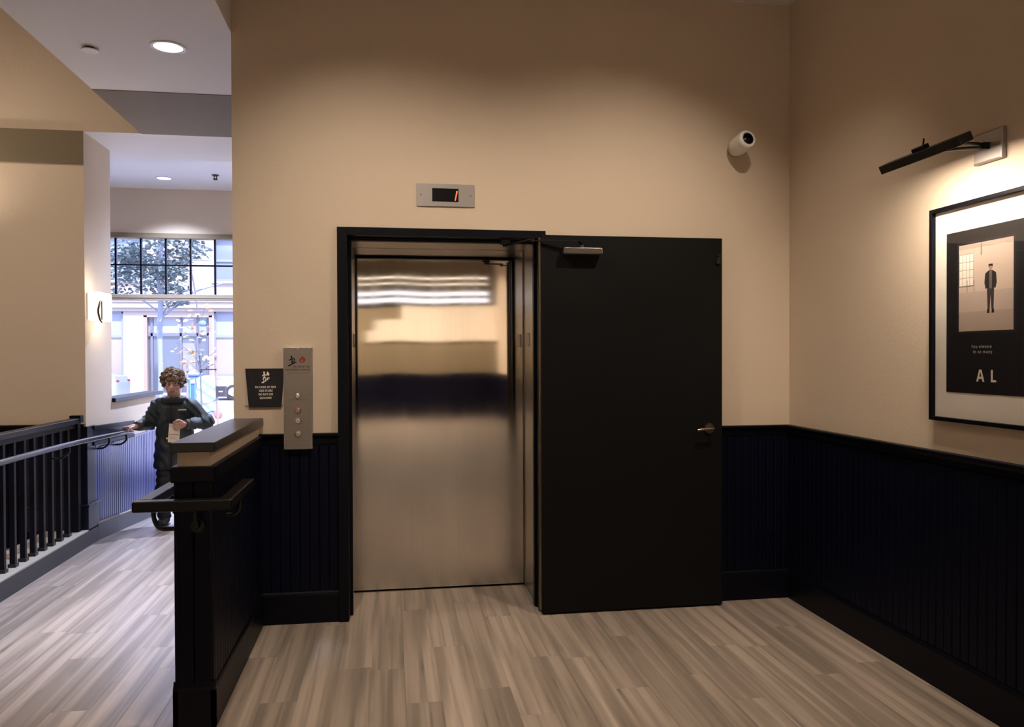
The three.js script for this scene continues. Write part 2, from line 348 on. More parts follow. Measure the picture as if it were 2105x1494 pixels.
// ------------------------------------------------------------------ elevator and fire door
const door1 = structure('door_1', [0, 0, 0], 'brushed stainless steel elevator door');
{
  const ZD = -0.505;
  const g = new THREE.PlaneGeometry(EX1 - 0.008 - EX0 + 0.06, EH + 0.05, 60, 40); const p = g.attributes.position;
  for (let i = 0; i < p.count; i++) { const x = p.getX(i), y = p.getY(i); p.setZ(i, 0.0026 * Math.exp(-Math.pow((x + 0.24) / 0.16, 2)) * (y - 0.2) * 0.9 + 0.0012 * Math.sin(x * 5.5) * (y - 0.3)); }
  g.computeVertexNormals(); g.translate((EX0 - 0.06 + EX1 - 0.008) / 2, (EH + 0.05) / 2 + 0.012, ZD);
  put('door_panel', g, M.steel, door1);
  put('panel_core', bx(EX0 - 0.06, EX1 - 0.009, 0.014, EH + 0.04, ZD - 0.04, ZD - 0.012), M.steelPlate, door1);
  put('door_panel', uvMetres(bx(EX1 - 0.004, EX1 + 0.05, 0.012, EH + 0.05, ZD - 0.05, ZD - 0.004, 0.002), 1), M.steel, door1);
  put('jamb', bx(EX0 - 0.02, EX0, 0, EH, ZD + 0.008, -0.16, 0.002), M.steelJamb, door1);
  put('jamb', bx(EX1, EX1 + 0.02, 0, EH, ZD + 0.008, -0.16, 0.002), M.steelJamb, door1);
  put('header', bx(EX0 - 0.02, EX1 + 0.02, EH, EH + 0.02, ZD + 0.008, -0.16, 0.002), M.steelJamb, door1);
  put('sill', bx(EX0, EX1, -0.008, 0.004, ZD - 0.06, ZD + 0.012), M.chrome, door1);
  put('shaft_back', bx(EX0 - 0.3, EX1 + 0.3, -0.01, EH + 0.4, ZD - 0.15, ZD - 0.1), M.dark, door1);
  put('shaft_sides', [bx(EX0 - 0.3, EX0 - 0.02, 0, EH + 0.4, ZD - 0.1, -0.2), bx(EX1 + 0.02, EX1 + 0.3, 0, EH + 0.4, ZD - 0.1, -0.2), bx(EX0 - 0.02, EX1 + 0.02, EH + 0.02, EH + 0.4, ZD - 0.1, -0.2)], M.dark, door1);
  for (const [x, s] of [[EX0, 1], [EX1, -1]]) {
    const q = put('tactile_plate', bx(x + (s > 0 ? 0 : -0.004), x + (s > 0 ? 0.004 : 0), 1.515, 1.60, -0.40, -0.30, 0.0015), s > 0 ? M.blackMetal : M.steelPlate, door1);
    for (const y of [1.525, 1.59]) put('screw', rod([x + s * 0.003, y, -0.31], [x + s * 0.006, y, -0.31], 0.004), M.chrome, q);
  }
}
const frame = structure('trim_1', [0, 0, 0], 'black steel frame round the elevator opening');
{
  const a = -0.283, b = 0.879, t = 2.168, d = 0.03;
  put('frame_side', [bx(a, EX0 - 0.004, 0, t, 0, d, 0.002), bx(EX0 - 0.022, EX0 - 0.002, 0, EH + 0.004, -0.16, 0.0)], M.blackTrim, frame);
  put('frame_side', [bx(EX1 - 0.008, b, 0, t, 0, d, 0.002), bx(EX1 + 0.002, EX1 + 0.022, 0, EH + 0.004, -0.16, 0.0)], M.blackTrim, frame);
  put('frame_head', [bx(EX0 - 0.004, EX1 - 0.008, EH, t, 0, d, 0.002), bx(EX0 - 0.02, EX1 + 0.02, EH, EH + 0.02, -0.16, 0.0)], M.blackTrim, frame);
  put('door_stop', [bx(EX0 - 0.002, EX0 + 0.014, 0, EH, -0.12, -0.075, 0.002), bx(EX1 - 0.014, EX1 + 0.002, 0, EH, -0.12, -0.075, 0.002), bx(EX0, EX1, EH - 0.016, EH, -0.12, -0.075, 0.002)], M.blackTrim, frame);
}
const door2 = structure('door_2', [0, 0, 0], 'wide black fire door standing open against the wall');
{
  const x0 = 0.8375, x1 = 1.906, z0 = 0.055, z1 = 0.10;
  put('leaf', bx(x0, x1, 0.012, 2.135, z0, z1, 0.002), M.blackDoor, door2);
  put('hinge', [rod([x0 - 0.009, 0.03, z1 - 0.004], [x0 - 0.009, 2.12, z1 - 0.004], 0.0055), bx(x0 - 0.009, x0 + 0.001, 0.03, 2.12, z1 - 0.010, z1 - 0.006)], std(C(0.22, 0.17, 0.11), 0.3, { metalness: 0.9 }), door2);
  const c = put('closer_body', [bx(0.958, 1.172, 2.022, 2.060, z1, 0.168, 0.006), rod([1.062, 2.058, 0.14], [1.062, 2.076, 0.14], 0.011)], std(C(0.16, 0.145, 0.13), 0.32, { metalness: 0.8 }), door2);
  put('end_cap', [bx(1.170, 1.176, 2.026, 2.056, 0.106, 0.162, 0.002), bx(0.954, 0.960, 2.026, 2.056, 0.106, 0.162, 0.002)], M.chrome, c);
  put('closer_arm', [bar([1.062, 2.079, 0.14], [1.04, 2.096, 0.16], 0.018, 0.006), bar([1.04, 2.096, 0.16], [0.79, 2.10, 0.11], 0.016, 0.006), rod([0.79, 2.092, 0.11], [0.79, 2.112, 0.11], 0.011)], M.blackMetal, door2);
  put('closer_rod', rod([0.79, 2.108, 0.11], [0.655, 2.092, -0.05], 0.006), M.blackMetal, door2);
  put('closer_bracket', [bx(0.63, 0.685, 2.098, EH, -0.075, -0.02, 0.003), rod([0.655, 2.085, -0.05], [0.655, 2.1, -0.05], 0.012)], M.blackMetal, door2);
  const h = put('lever_handle', [rod([1.825, 1.035, z1], [1.825, 1.035, z1 + 0.012], 0.031, 0.029, 24), rod([1.825, 1.035, z1 + 0.01], [1.825, 1.035, z1 + 0.055], 0.010), tube([[1.832, 1.036, z1 + 0.052], [1.80, 1.036, z1 + 0.054], [1.76, 1.034, z1 + 0.054], [1.735, 1.030, z1 + 0.052]], 0.0085, 16)], std(C(0.28, 0.24, 0.19), 0.3, { metalness: 1 }), door2);
  h.userData.label = 'bronze lever handle';
  put('hold_open_plate', [bx(1.868, 1.890, 1.985, 2.04, z1, z1 + 0.014, 0.003), rod([1.879, 2.03, z1 + 0.012], [1.879, 2.03, z1 + 0.03], 0.008)], M.blackMetal, door2);
}

// ------------------------------------------------------------------ things on the elevator wall
{
  const t = thing('floor_indicator', 'stainless floor indicator panel with a red lit 1 above the elevator door', 'indicator', [0.313, 2.359, 0]);
  put('plate', bx(-0.162, 0.162, -0.0635, 0.0635, 0, 0.008, 0.002), std(C(0.46, 0.44, 0.43), 0.38, { metalness: 0.85 }), t);
  put('display', bx(-0.075, 0.072, -0.036, 0.038, 0.0075, 0.0095, 0.001), M.lensBlack, t);
  const d = put('display_digit', extrude([[0.050, -0.030], [0.056, -0.030], [0.068, 0.024], [0.060, 0.026]], 0.001), std(C(0.5, 0.08, 0.03), 0.4, { emissive: C(1, 0.18, 0.08), emissiveIntensity: 1.1 }), t); d.position.z = 0.0095;
  for (const x of [-0.138, 0.140]) put('screw', rod([x, 0, 0.007], [x, 0, 0.0105], 0.005), M.chrome, t);
}
{
  // fire instruction sign, slightly narrower at its foot
  const t = thing('fire_sign', 'black fire sign with white running figure beside the call buttons', 'sign', [-0.67, 1.29, 0]);
  const tex = canvasTex(512, 520, (g, w, h) => {
    g.fillStyle = '#10121c'; g.fillRect(0, 0, w, h); g.fillStyle = '#efe2d2'; g.strokeStyle = '#efe2d2';
    // stairs with a running figure and a flame
    g.lineWidth = 14; g.beginPath(); g.moveTo(195, 185); g.lineTo(225, 185); g.lineTo(225, 165); g.lineTo(255, 165); g.lineTo(255, 145); g.lineTo(285, 145); g.lineTo(285, 122); g.lineTo(312, 122); g.stroke();
    g.beginPath(); g.arc(243, 45, 13, 0, 7); g.fill(); g.lineWidth = 15; g.lineCap = 'round';
    g.beginPath(); g.moveTo(243, 62); g.lineTo(240, 105); g.lineTo(262, 128); g.moveTo(240, 105); g.lineTo(222, 140); g.moveTo(243, 70); g.lineTo(218, 92); g.moveTo(243, 70); g.lineTo(268, 84); g.stroke();
    g.beginPath(); g.moveTo(288, 30); g.bezierCurveTo(312, 55, 322, 75, 300, 88); g.bezierCurveTo(270, 88, 268, 62, 288, 30); g.fill();
    g.font = 'bold 40px sans-serif'; g.textAlign = 'center';
    ['IN CASE OF FIRE', 'USE STAIRS', 'DO NOT USE', 'ELEVATOR'].forEach((s, i) => g.fillText(s, w / 2, 262 + i * 51, w * 0.78));
  });
  const g = extrude([[-0.084, -0.104], [0.084, -0.104], [0.101, 0.104], [-0.101, 0.104]], 0.006, 0.001);
  put('plate', g.translate(0, 0, 0.003), std(C(0.008, 0.009, 0.014), 0.4), t);
  const f = new THREE.PlaneGeometry(0.196, 0.202); const p = f.attributes.position; for (let i = 0; i < p.count; i++) if (p.getY(i) < 0) p.setX(i, p.getX(i) * 0.835);
  put('print', f.translate(0, 0, 0.0108), std(0xffffff, 0.45, { map: tex }), t);
  put('mounting_strip', bx(-0.106, 0.112, -0.101, -0.092, 0, 0.0025), M.steelPlate, t);
}
{
  const t = thing('call_panel', 'tall stainless elevator call panel with four round buttons and fire notice', 'panel', [-0.4935, 1.2325, 0]);
  const W = 0.151, Hh = 0.553, tex = canvasTex(512, 1876, (g, w, h) => {
    g.fillStyle = '#a59d98'; g.fillRect(0, 0, w, h);
    for (let i = 0; i < 2600; i++) { g.fillStyle = `rgba(${rnd() > 0.5 ? '255,250,240' : '60,55,50'},0.035)`; g.fillRect(0, rnd() * h, w, 1.5); }
    g.fillStyle = '#15151a'; g.strokeStyle = '#15151a'; g.lineCap = 'round';
    g.lineWidth = 22; g.beginPath(); g.moveTo(85, 330); g.lineTo(120, 318); g.lineTo(150, 300); g.lineTo(185, 285); g.lineTo(225, 262); g.stroke();
    g.beginPath(); g.arc(142, 165, 17, 0, 7); g.fill(); g.lineWidth = 20; g.beginPath(); g.moveTo(146, 190); g.lineTo(152, 240); g.lineTo(148, 285); g.moveTo(152, 240); g.lineTo(190, 268); g.moveTo(146, 200); g.lineTo(108, 225); g.moveTo(146, 196); g.lineTo(196, 205); g.lineTo(196, 240); g.stroke();
    g.fillStyle = '#b5473f'; g.beginPath(); g.moveTo(340, 150); g.bezierCurveTo(375, 185, 412, 190, 396, 240); g.bezierCurveTo(380, 285, 300, 285, 284, 238); g.bezierCurveTo(278, 200, 318, 190, 340, 150); g.fill();
    g.fillStyle = '#a59d98'; g.beginPath(); g.ellipse(340, 235, 18, 26, 0, 0, 7); g.fill();
    g.textAlign = 'center'; g.fillStyle = '#3a3433'; g.font = 'bold 40px sans-serif'; g.fillText('IN CASE OF FIRE', 330, 362, 330); g.fillText('USE STAIRWAY FOR EXIT', 260, 420, 470);
    g.fillStyle = '#9c5b52'; g.font = '36px sans-serif'; g.fillText('DO NOT USE ELEVATOR', 260, 476, 430);
    g.strokeStyle = 'rgba(70,62,58,0.7)'; g.lineWidth = 5; g.beginPath(); g.moveTo(90, 962); g.lineTo(430, 962); g.stroke();
    g.strokeStyle = '#a8685c'; g.lineWidth = 9; g.beginPath(); g.arc(256, 1146, 58, 0, 7); g.stroke();
  });
  put('plate', bx(-W / 2, W / 2, -Hh / 2, Hh / 2, 0, 0.040, 0.0025), M.steelPlate, t);
  put('face', new THREE.PlaneGeometry(W - 0.006, Hh - 0.006).translate(0, 0, 0.0404), std(C(0.72, 0.70, 0.68), 0.4, { map: tex, metalness: 0.6 }), t);
  const ring = lathe([[0.0105, 0], [0.0165, 0], [0.0165, 0.005], [0.015, 0.0075], [0.0105, 0.0075], [0.0105, 0]], 28).rotateX(Math.PI / 2);
  const dome = lathe([[0, 0.0085], [0.005, 0.008], [0.009, 0.0065], [0.0105, 0.004], [0.0105, 0]], 28).rotateX(Math.PI / 2);
  for (const [y, c] of [[0.0185, C(0.85, 0.80, 0.70)], [-0.0615, C(0.55, 0.30, 0.22)], [-0.1195, C(0.72, 0.66, 0.58)], [-0.1915, C(0.72, 0.66, 0.58)]]) {
    const b = put('button', ring, M.chrome, t); b.position.set(0, y, 0.0404);
    const k = put('button_cap', dome, std(c, 0.3, { metalness: 0.3 }), b);
    if (y < -0.1) put('arrow', extrude(y < -0.15 ? [[-0.005, 0.003], [0.005, 0.003], [0, -0.005]] : [[-0.005, -0.003], [0.005, -0.003], [0, 0.005]], 0.0008).translate(0, 0, 0.0083), M.lensBlack, b);
    if (y === -0.0615) put('keyway', bx(-0.0015, 0.0015, -0.006, 0.006, 0.0078, 0.0092), M.lensBlack, b);
  }
  for (const y of [0.268, -0.243]) put('screw', rod([0, y, 0.040], [0, y, 0.0425], 0.0035), M.chrome, t);
}
{
  const t = thing('security_camera', 'white bullet security camera with black lens mounted high on the wall', 'camera', [2.03, 2.683, 0]);
  const o = new THREE.Object3D(); o.position.set(-0.004, 0.003, 0.085); o.scale.setScalar(1.12); o.lookAt(0.03, 0.045, 0.30); o.updateMatrix(); const A = o.matrix;
  put('mount', lathe([[0, 0], [0.045, 0], [0.045, 0.012], [0.030, 0.03], [0, 0.03]], 32).rotateX(Math.PI / 2), M.white, t);
  put('neck', rod([0, 0, 0.02], [0, 0.004, 0.06], 0.022), M.white, t);
  const body = put('body', lathe([[0, -0.058], [0.030, -0.055], [0.044, -0.042], [0.049, -0.02], [0.049, 0.055], [0.046, 0.066], [0.040, 0.071], [0.031, 0.071], [0.030, 0.056], [0, 0.056]], 40).rotateX(Math.PI / 2).applyMatrix4(A), M.white, t);
  const lens = put('lens_ring', lathe([[0.029, 0.055], [0.030, 0.072], [0.024, 0.073], [0.022, 0.058], [0.029, 0.055]], 36).rotateX(Math.PI / 2).applyMatrix4(A), M.lensBlack, body);
  put('lens', lathe([[0, 0.068], [0.012, 0.066], [0.022, 0.058]], 32).rotateX(Math.PI / 2).applyMatrix4(A), M.lensBlack, lens);
}
// ------------------------------------------------------------------ right wall: poster and picture light
const PZ0 = 1.285, PZ1 = 1.905, PZC = 1.595;
{
  const t = thing('framed_poster', 'large framed black poster under the picture light on the right wall', 'poster', [XR, 1.633, PZC]);
  const w = 0.31, h = 0.459, f = 0.017, x0 = -0.032;
  put('frame', [bx(x0, 0, -h, h, -w, -w + f, 0.002), bx(x0, 0, -h, h, w - f, w, 0.002), bx(x0, 0, -h, -h + f, -w + f, w - f, 0.002), bx(x0, 0, h - f, h, -w + f, w - f, 0.002)], M.blackTrim, t);
  put('mat', bx(-0.012, -0.008, -h + f, h - f, -w + f, w - f), std(C(0.82, 0.77, 0.70), 0.85), t);
  // print: black sheet with a photograph of a man floating in a bright loft
  const tex = canvasTex(1024, 1548, (g, W, Hh) => {
    g.fillStyle = '#0a0a10'; g.fillRect(0, 0, W, Hh);
    const L = 172, T = 138, R = W - 172, B = 962;
    g.strokeStyle = '#55504a'; g.lineWidth = 3; g.strokeRect(L - 14, T - 14, R - L + 28, B - T + 28);
    g.fillStyle = '#cbb8aa'; g.fillRect(L, T, R - L, B - T); g.fillStyle = '#bcab9f'; g.fillRect(L, T + 455, R - L, B - T - 455); g.fillStyle = '#b09e92'; g.fillRect(L, T + 640, R - L, B - T - 640);
    g.fillStyle = '#b3a196'; g.fillRect(L, T, R - L, 46); g.fillStyle = '#8f7f78'; g.fillRect(L + 285, T, 16, 120);
    g.fillStyle = '#efe6da'; g.fillRect(L + 6, T + 92, 185, 300); g.strokeStyle = '#978a83'; g.lineWidth = 5;
    for (let i = 0; i <= 4; i++) { g.beginPath(); g.moveTo(L + 6 + i * 46, T + 92); g.lineTo(L + 6 + i * 46, T + 392); g.stroke(); }
    for (let i = 0; i <= 4; i++) { g.beginPath(); g.moveTo(L + 6, T + 92 + i * 75); g.lineTo(L + 191, T + 92 + i * 75); g.stroke(); }
    g.strokeStyle = '#5a524e'; for (const x of [110, 200]) { g.beginPath(); g.moveTo(L + x, T + 340); g.lineTo(L + x, T + 455); g.stroke(); } g.beginPath(); g.moveTo(L, T + 398); g.lineTo(L + 205, T + 398); g.stroke();
    // the man
    const mx = L + 408, my = T + 235; g.fillStyle = '#241f20'; g.beginPath(); g.ellipse(mx, my, 24, 22, 0, 0, 7); g.fill(); g.fillStyle = '#b08c78'; g.beginPath(); g.ellipse(mx, my + 14, 20, 24, 0, 0, 7); g.fill(); g.fillStyle = '#241f20'; g.fillRect(mx - 26, my - 20, 52, 18);
    g.fillStyle = '#2b2728'; g.beginPath(); g.moveTo(mx - 22, my + 38); g.lineTo(mx - 66, my + 62); g.lineTo(mx - 76, my + 150); g.lineTo(mx - 60, my + 205); g.lineTo(mx - 38, my + 200); g.lineTo(mx - 44, my + 215); g.lineTo(mx + 44, my + 215); g.lineTo(mx + 38, my + 200); g.lineTo(mx + 60, my + 205); g.lineTo(mx + 76, my + 150); g.lineTo(mx + 66, my + 62); g.lineTo(mx + 22, my + 38); g.fill();
    g.fillStyle = '#6d6260'; g.fillRect(mx - 17, my + 45, 34, 160);
    g.fillStyle = '#39343a'; g.beginPath(); g.moveTo(mx - 44, my + 212); g.lineTo(mx - 36, my + 395); g.lineTo(mx - 10, my + 395); g.lineTo(mx, my + 260); g.lineTo(mx + 12, my + 395); g.lineTo(mx + 38, my + 395); g.lineTo(mx + 44, my + 212); g.fill();
    g.fillStyle = '#1c1919'; g.fillRect(mx - 42, my + 392, 30, 36); g.fillRect(mx + 14, my + 392, 30, 36);
    g.fillStyle = '#e6dccf'; g.font = '38px sans-serif'; g.textAlign = 'left';
    const spaced = (s, x, y, gapx) => { for (const ch of s) { g.fillText(ch, x, y); x += g.measureText(ch).width + gapx; } };
    spaced('You elevate', 340, 1122, 6); spaced('in so many', 362, 1170, 6);
    g.font = 'bold 158px sans-serif'; spaced('AL', 405, 1436, 66);
  });
  const W2 = 0.222, top = 0.342, bot = -0.333;
  put('print', [bx(-0.0135, -0.012, bot, top, -W2, W2)], M.blackTrim, t);
  put('printed_sheet', new THREE.PlaneGeometry(2 * W2 - 0.002, top - bot - 0.002).rotateY(-Math.PI / 2).translate(-0.0142, (top + bot) / 2, 0), std(0xffffff, 0.5, { map: tex }), t);
  put('glass_pane', bx(-0.0205, -0.02, -h + f, h - f, -w + f, w - f), M.glass, t);
}
{
  const X = 2.10 - XR, t = thing('picture_light', 'black bar picture light on a steel wall plate over the framed poster', 'lamp', [XR, 2.288, PZC + 0.02]);
  const plate = extrude([[-0.07, -0.055], [0.07, -0.055], [0.07, 0.055], [-0.07, 0.055]], 0.012, 0.006).rotateY(-Math.PI / 2).translate(-0.006, 0, 0);
  put('wall_plate', plate, std(C(0.36, 0.33, 0.31), 0.4, { metalness: 0.7 }), t);
  put('arm', [bx(-0.05, -0.016, -0.014, 0.014, -0.014, 0.014, 0.003), tube([[-0.03, -0.004, 0], [-0.14, -0.012, -0.01], [X + 0.01, -0.018, -0.03]], 0.007, 20)], M.blackMetal, t);
  put('arm', tube([[-0.05, 0.012, -0.01], [-0.12, 0.012, -0.015], [-0.165, 0.008, -0.02]], 0.007, 16), M.blackMetal, t);
  const o = new THREE.Object3D(); o.position.set(X, -0.03, -0.04); o.rotation.z = 0.45; o.updateMatrix();
  put('shade', [bx(-0.028, 0.028, 0.008, 0.017, -0.235, 0.235, 0.004), bx(-0.030, -0.022, -0.018, 0.017, -0.235, 0.235, 0.003), bx(0.022, 0.030, -0.018, 0.017, -0.235, 0.235, 0.003), bx(-0.03, 0.03, -0.018, 0.017, -0.238, -0.230, 0.003), bx(-0.03, 0.03, -0.018, 0.017, 0.230, 0.238, 0.003)].map((g) => g.applyMatrix4(o.matrix)), std(C(0.008, 0.008, 0.009), 0.5), t);
  put('switch', [bx(-0.016, 0.016, 0.017, 0.034, -0.035, 0.035, 0.004), rod([0, 0.03, 0.02], [0.004, 0.056, 0.034], 0.0035)].map((g) => g.applyMatrix4(o.matrix)), M.blackMetal, t);
  put('lamp_strip', bx(-0.02, 0.02, 0.0, 0.007, -0.225, 0.225).applyMatrix4(o.matrix), std(C(0.9, 0.8, 0.6), 0.5, { emissive: C(1, 0.78, 0.5), emissiveIntensity: 2 }), t);
  const l = new THREE.RectAreaLight(WARM, 190, 0.036, 0.44);
  l.name = 'picture_lamp'; t.add(l);
  const down = new THREE.Vector3(0, -1, 0).applyQuaternion(o.quaternion);
  l.position.copy(new THREE.Vector3(0, -0.004, 0).applyMatrix4(o.matrix)); // just under the strip
  l.up.set(0, 0, 1); l.rotation.set(0, 0, 0);
  const q = new THREE.Matrix4().makeBasis(new THREE.Vector3(0, 0, 1).cross(down.clone().negate()).normalize(), new THREE.Vector3(0, 0, 1), down.clone().negate());
  l.quaternion.setFromRotationMatrix(q);
}
// ------------------------------------------------------------------ ceiling fittings and their light
const lightTrim = lathe([[0.078, 0], [0.098, 0], [0.098, -0.004], [0.090, -0.007], [0.078, -0.005], [0.078, 0]], 40), lightDisc = lathe([[0, -0.0045], [0.05, -0.0045], [0.079, -0.002], [0.079, 0]], 40);
function downlight(x, z, label, color, power, angle, penumbra, glow, y = H, aim) {
  const t = thing('ceiling_light', label, 'light', [x, y, z], 'round recessed ceiling lights');
  put('trim_ring', lightTrim, M.white, t);
  put('diffuser', lightDisc, std(C(0.9, 0.88, 0.85), 0.6, { emissive: color, emissiveIntensity: glow }), t);
  const s = new THREE.SpotLight(color, power, 0, angle, penumbra, 2); s.name = 'downlight_lamp'; s.castShadow = true; s.shadow.radius = 2.5;
  s.position.set(0, -0.012, 0); s.target.position.set(...(aim ? [aim[0] - x, aim[1] - y, aim[2] - z] : [0, -2, 0])); t.add(s, s.target);
  return t;
}
const NEUTRAL = C(0.66, 0.75, 1.0);
downlight(-1.222, -0.255, 'glowing round recessed light in the lowered ceiling over the near end of the ramp', NEUTRAL, LAMP_RAMP, 0.62, 1, 3, HL, [-1.75, 0, -0.6]);
downlight(-1.25, -4.1, 'added unseen recessed light over the lower ramp behind the elevator wall', C(0.56, 0.68, 1.0), LAMP_RAMP * 1.9, 1.2, 0.8, 1);  // unseen lamp added to throw cool light on column, low wall and ceiling
downlight(-2.61, -5.35, 'small glowing round recessed light in the far ceiling by the street window', NEUTRAL, LAMP_RAMP * 0.8, 1.05, 0.7, 3);
downlight(1.70, 1.5, 'round recessed lobby spotlight over the fire door', WARM, LAMP_MAIN, 0.86, 1, 1, H, [0.95, 0.5, 0]);
downlight(-0.42, 1.5, 'round recessed lobby spotlight over the call buttons', WARM, LAMP_MAIN, 0.86, 1, 1, H, [0.25, 0.5, 0]);
downlight(0.6, 2.6, 'round recessed lobby light over the middle of the lobby', WARM, LAMP_MAIN * 0.5, 0.9, 0.9, 1);
for (const [x, z, w] of [[-4, 10.9, 'far end'], [-2.2, 10.9, 'dark part'], [-0.4, 10.9, 'stepped edge'], [1.4, 10.9, 'pale panel']]) downlight(x, z, `added unseen recessed light washing the ${w} of the rear lobby wall`, WARM, LAMP_MAIN * 4, 1.25, 0.7, 1);  // unseen lamps added to brighten the wall mirrored in the steel door
downlight(-3.4, 0.4, 'added unseen recessed light in the high ceiling left of the railing', WARM, 38, 1.3, 0.6, 1, HT);  // unseen lamp added to brighten the left wall
{
  const t = thing('sprinkler_cover', 'small white round sprinkler cover hanging under the ceiling beside the recessed light', 'sprinkler', [-1.66, HL, -0.335]);
  put('cup', rod([0, -0.012, 0], [0, 0, 0], 0.03), M.lensBlack, t);
  put('cover', lathe([[0, -0.018], [0.044, -0.018], [0.046, -0.016], [0.046, -0.012], [0, -0.012]], 36), M.white, t);
  const d = thing('fire_sprinkler', 'small dark sprinkler head on the far ceiling near the window', 'sprinkler', [-1.98, H, -5.1]);
  put('escutcheon', lathe([[0, -0.012], [0.03, -0.012], [0.042, -0.004], [0.042, 0]], 28), M.blackMetal, d);
  put('frame_arms', [rod([0.014, -0.01, 0], [0.014, -0.045, 0], 0.005), rod([-0.014, -0.01, 0], [-0.014, -0.045, 0], 0.005), rod([-0.02, -0.045, 0], [0.02, -0.045, 0], 0.007)], M.blackMetal, d);
  put('deflector', lathe([[0, -0.056], [0.026, -0.056], [0.028, -0.052], [0, -0.050]], 24), M.blackMetal, d);
}
// glowing strips added on the rear wall for the steel door to mirror
for (const [y, col, e, th] of [[2.64, NEUTRAL, 1.9, 0.09], [2.79, NEUTRAL, 1.9, 0.08], [3.00, WARM, 3.0, 0.022], [3.13, WARM, 4.5, 0.022]]) {
  const t = thing('added_light_strip', `added glowing strip at ${['lowest', 'second', 'third', 'topmost'][[2.64, 2.79, 3.00, 3.13].indexOf(y)]} height on the rear lobby wall`, 'light', [-0.4, y, 11.9]);
  put('housing', bx(-3, 2.6, -th / 2 - 0.006, th / 2 + 0.006, -0.01, 0.05), M.blackMetal, t);
  put('lamp_diffuser', bx(-2.98, 2.58, -th / 2, th / 2, -0.016, -0.01), std(C(0.8, 0.8, 0.8), 0.6, { emissive: col, emissiveIntensity: e }), t);
}
{ // wall sconce on the column
  const t = thing('wall_sconce', 'glowing white glass wall sconce with a bronze bow on the column', 'lamp', [CX, 1.853, -2.225]);
  const glow = std(C(0.9, 0.88, 0.82), 0.5, { emissive: C(1, 0.90, 0.74), emissiveIntensity: 1.7 });
  put('back_plate', bx(0, 0.012, -0.10, 0.10, -0.09, 0.09, 0.004), M.steelPlate, t);
  put('shade', bx(0.012, 0.122, -0.112, 0.112, 0.004, 0.118, 0.018), glow, t);
  put('shade', bx(0.012, 0.122, -0.112, 0.112, -0.118, -0.004, 0.018), glow, t);
  put('bow', [tube([[0.118, -0.122, 0.112], [0.120, -0.105, 0.155], [0.121, -0.06, 0.192], [0.121, -0.02, 0.190], [0.120, 0.03, 0.150], [0.118, 0.05, 0.112]], 0.008, 28), tube([[0.120, -0.115, 0.118], [0.122, -0.03, 0.121], [0.120, 0.045, 0.118]], 0.005, 12)], std(C(0.16, 0.10, 0.06), 0.35, { metalness: 0.9 }), t);
  for (const s of [1, -1]) { const l = new THREE.PointLight(C(1, 0.86, 0.66), 0.22); l.name = 'sconce_lamp'; l.position.set(0.16, s * 0.10, s * 0.1 ); l.castShadow = true; l.shadow.radius = 2; t.add(l); }
}
{ // uplight added out of the frame to brighten the upper left wall
  const t = thing('added_uplight', 'added unseen cup uplight on the beige wall left of the railing', 'lamp', [-3.45, 2.2, CZ]);
  put('arm', rod([0, 0, 0], [0, 0, 0.14], 0.012), M.blackMetal, t);
  put('cup', lathe([[0.02, -0.06], [0.05, -0.05], [0.085, 0.03], [0.080, 0.03], [0.045, -0.04], [0, -0.045]], 32).translate(0, 0, 0.16), M.blackMetal, t);
  put('lamp_bulb', new THREE.SphereGeometry(0.03, 20, 14).translate(0, 0, 0.16), std(C(0.9, 0.8, 0.6), 0.5, { emissive: WARM, emissiveIntensity: 3 }), t);
  const l = new THREE.SpotLight(WARM, 6, 0, 1.35, 0.6, 2); l.name = 'uplight_lamp'; l.position.set(0, 0.035, 0.16); l.target.position.set(0, 2, 0.5); l.castShadow = true; t.add(l, l.target);
}

// ------------------------------------------------------------------ railings
{
  const X = -2.37, t = thing('guard_railing', 'black guard railing with square balusters along the landing', 'railing', [X, 0.128, 0]);
  put('top_rail', bx(-0.035, 0.035, 0.825, 0.865, -2.03, 3.4, 0.006), M.rail, t);
  put('end_post', [bx(-0.03, 0.03, 0, 0.83, -2.02, -1.965, 0.003), bx(-0.04, 0.04, 0.83, 0.885, -2.055, -1.99, 0.004)], M.blackTrim, t);
  put('under_rail', bx(-0.014, 0.014, 0.79, 0.827, -1.97, 3.4, 0.003), M.blackTrim, t);
  const bg = bx(-0.016, 0.016, 0, 0.80, -0.016, 0.016, 0.003), shoe = bx(-0.024, 0.024, 0, 0.022, -0.024, 0.024, 0.003);
  for (let z = -1.83; z < 3.3; z += 0.141) { const b = put('baluster', bg, M.blackTrim, t); b.position.z = z; put('baluster_shoe', shoe, M.blackMetal, b); }
}
{
  const t = thing('handrail', 'dark round metal handrail the person holds along the ramp', 'handrail', [-2.23, 0, 0]);
  put('rail', tube([[0, 0.85, 3.2], [0, 0.85, 0], [0, 0.849, -1.2], [0, 0.838, -1.9], [0, 0.817, -2.6], [0, 0.806, -2.84], [-0.012, 0.804, -2.90], [-0.05, 0.802, -2.92], [-0.09, 0.801, -2.92]], 0.0195, 80, 16), M.railMetal, t);
  for (const [z, y] of [[-2.72, 0.81], [-2.3, 0.826]]) put('bracket', [tube([[-0.1, y - 0.10, z], [-0.04, y - 0.095, z], [0, y - 0.06, z], [0, y - 0.018, z]], 0.008, 18), rod([-0.1, y - 0.10, z], [-0.09, y - 0.10, z], 0.03)], M.blackMetal, t);
  for (const z of [-1.5, -0.1, 1.3, 2.7]) put('bracket', tube([[-0.11, 0.75, z], [-0.05, 0.75, z], [0, 0.79, z], [0, 0.832, z]], 0.008, 18), M.blackMetal, t);
}
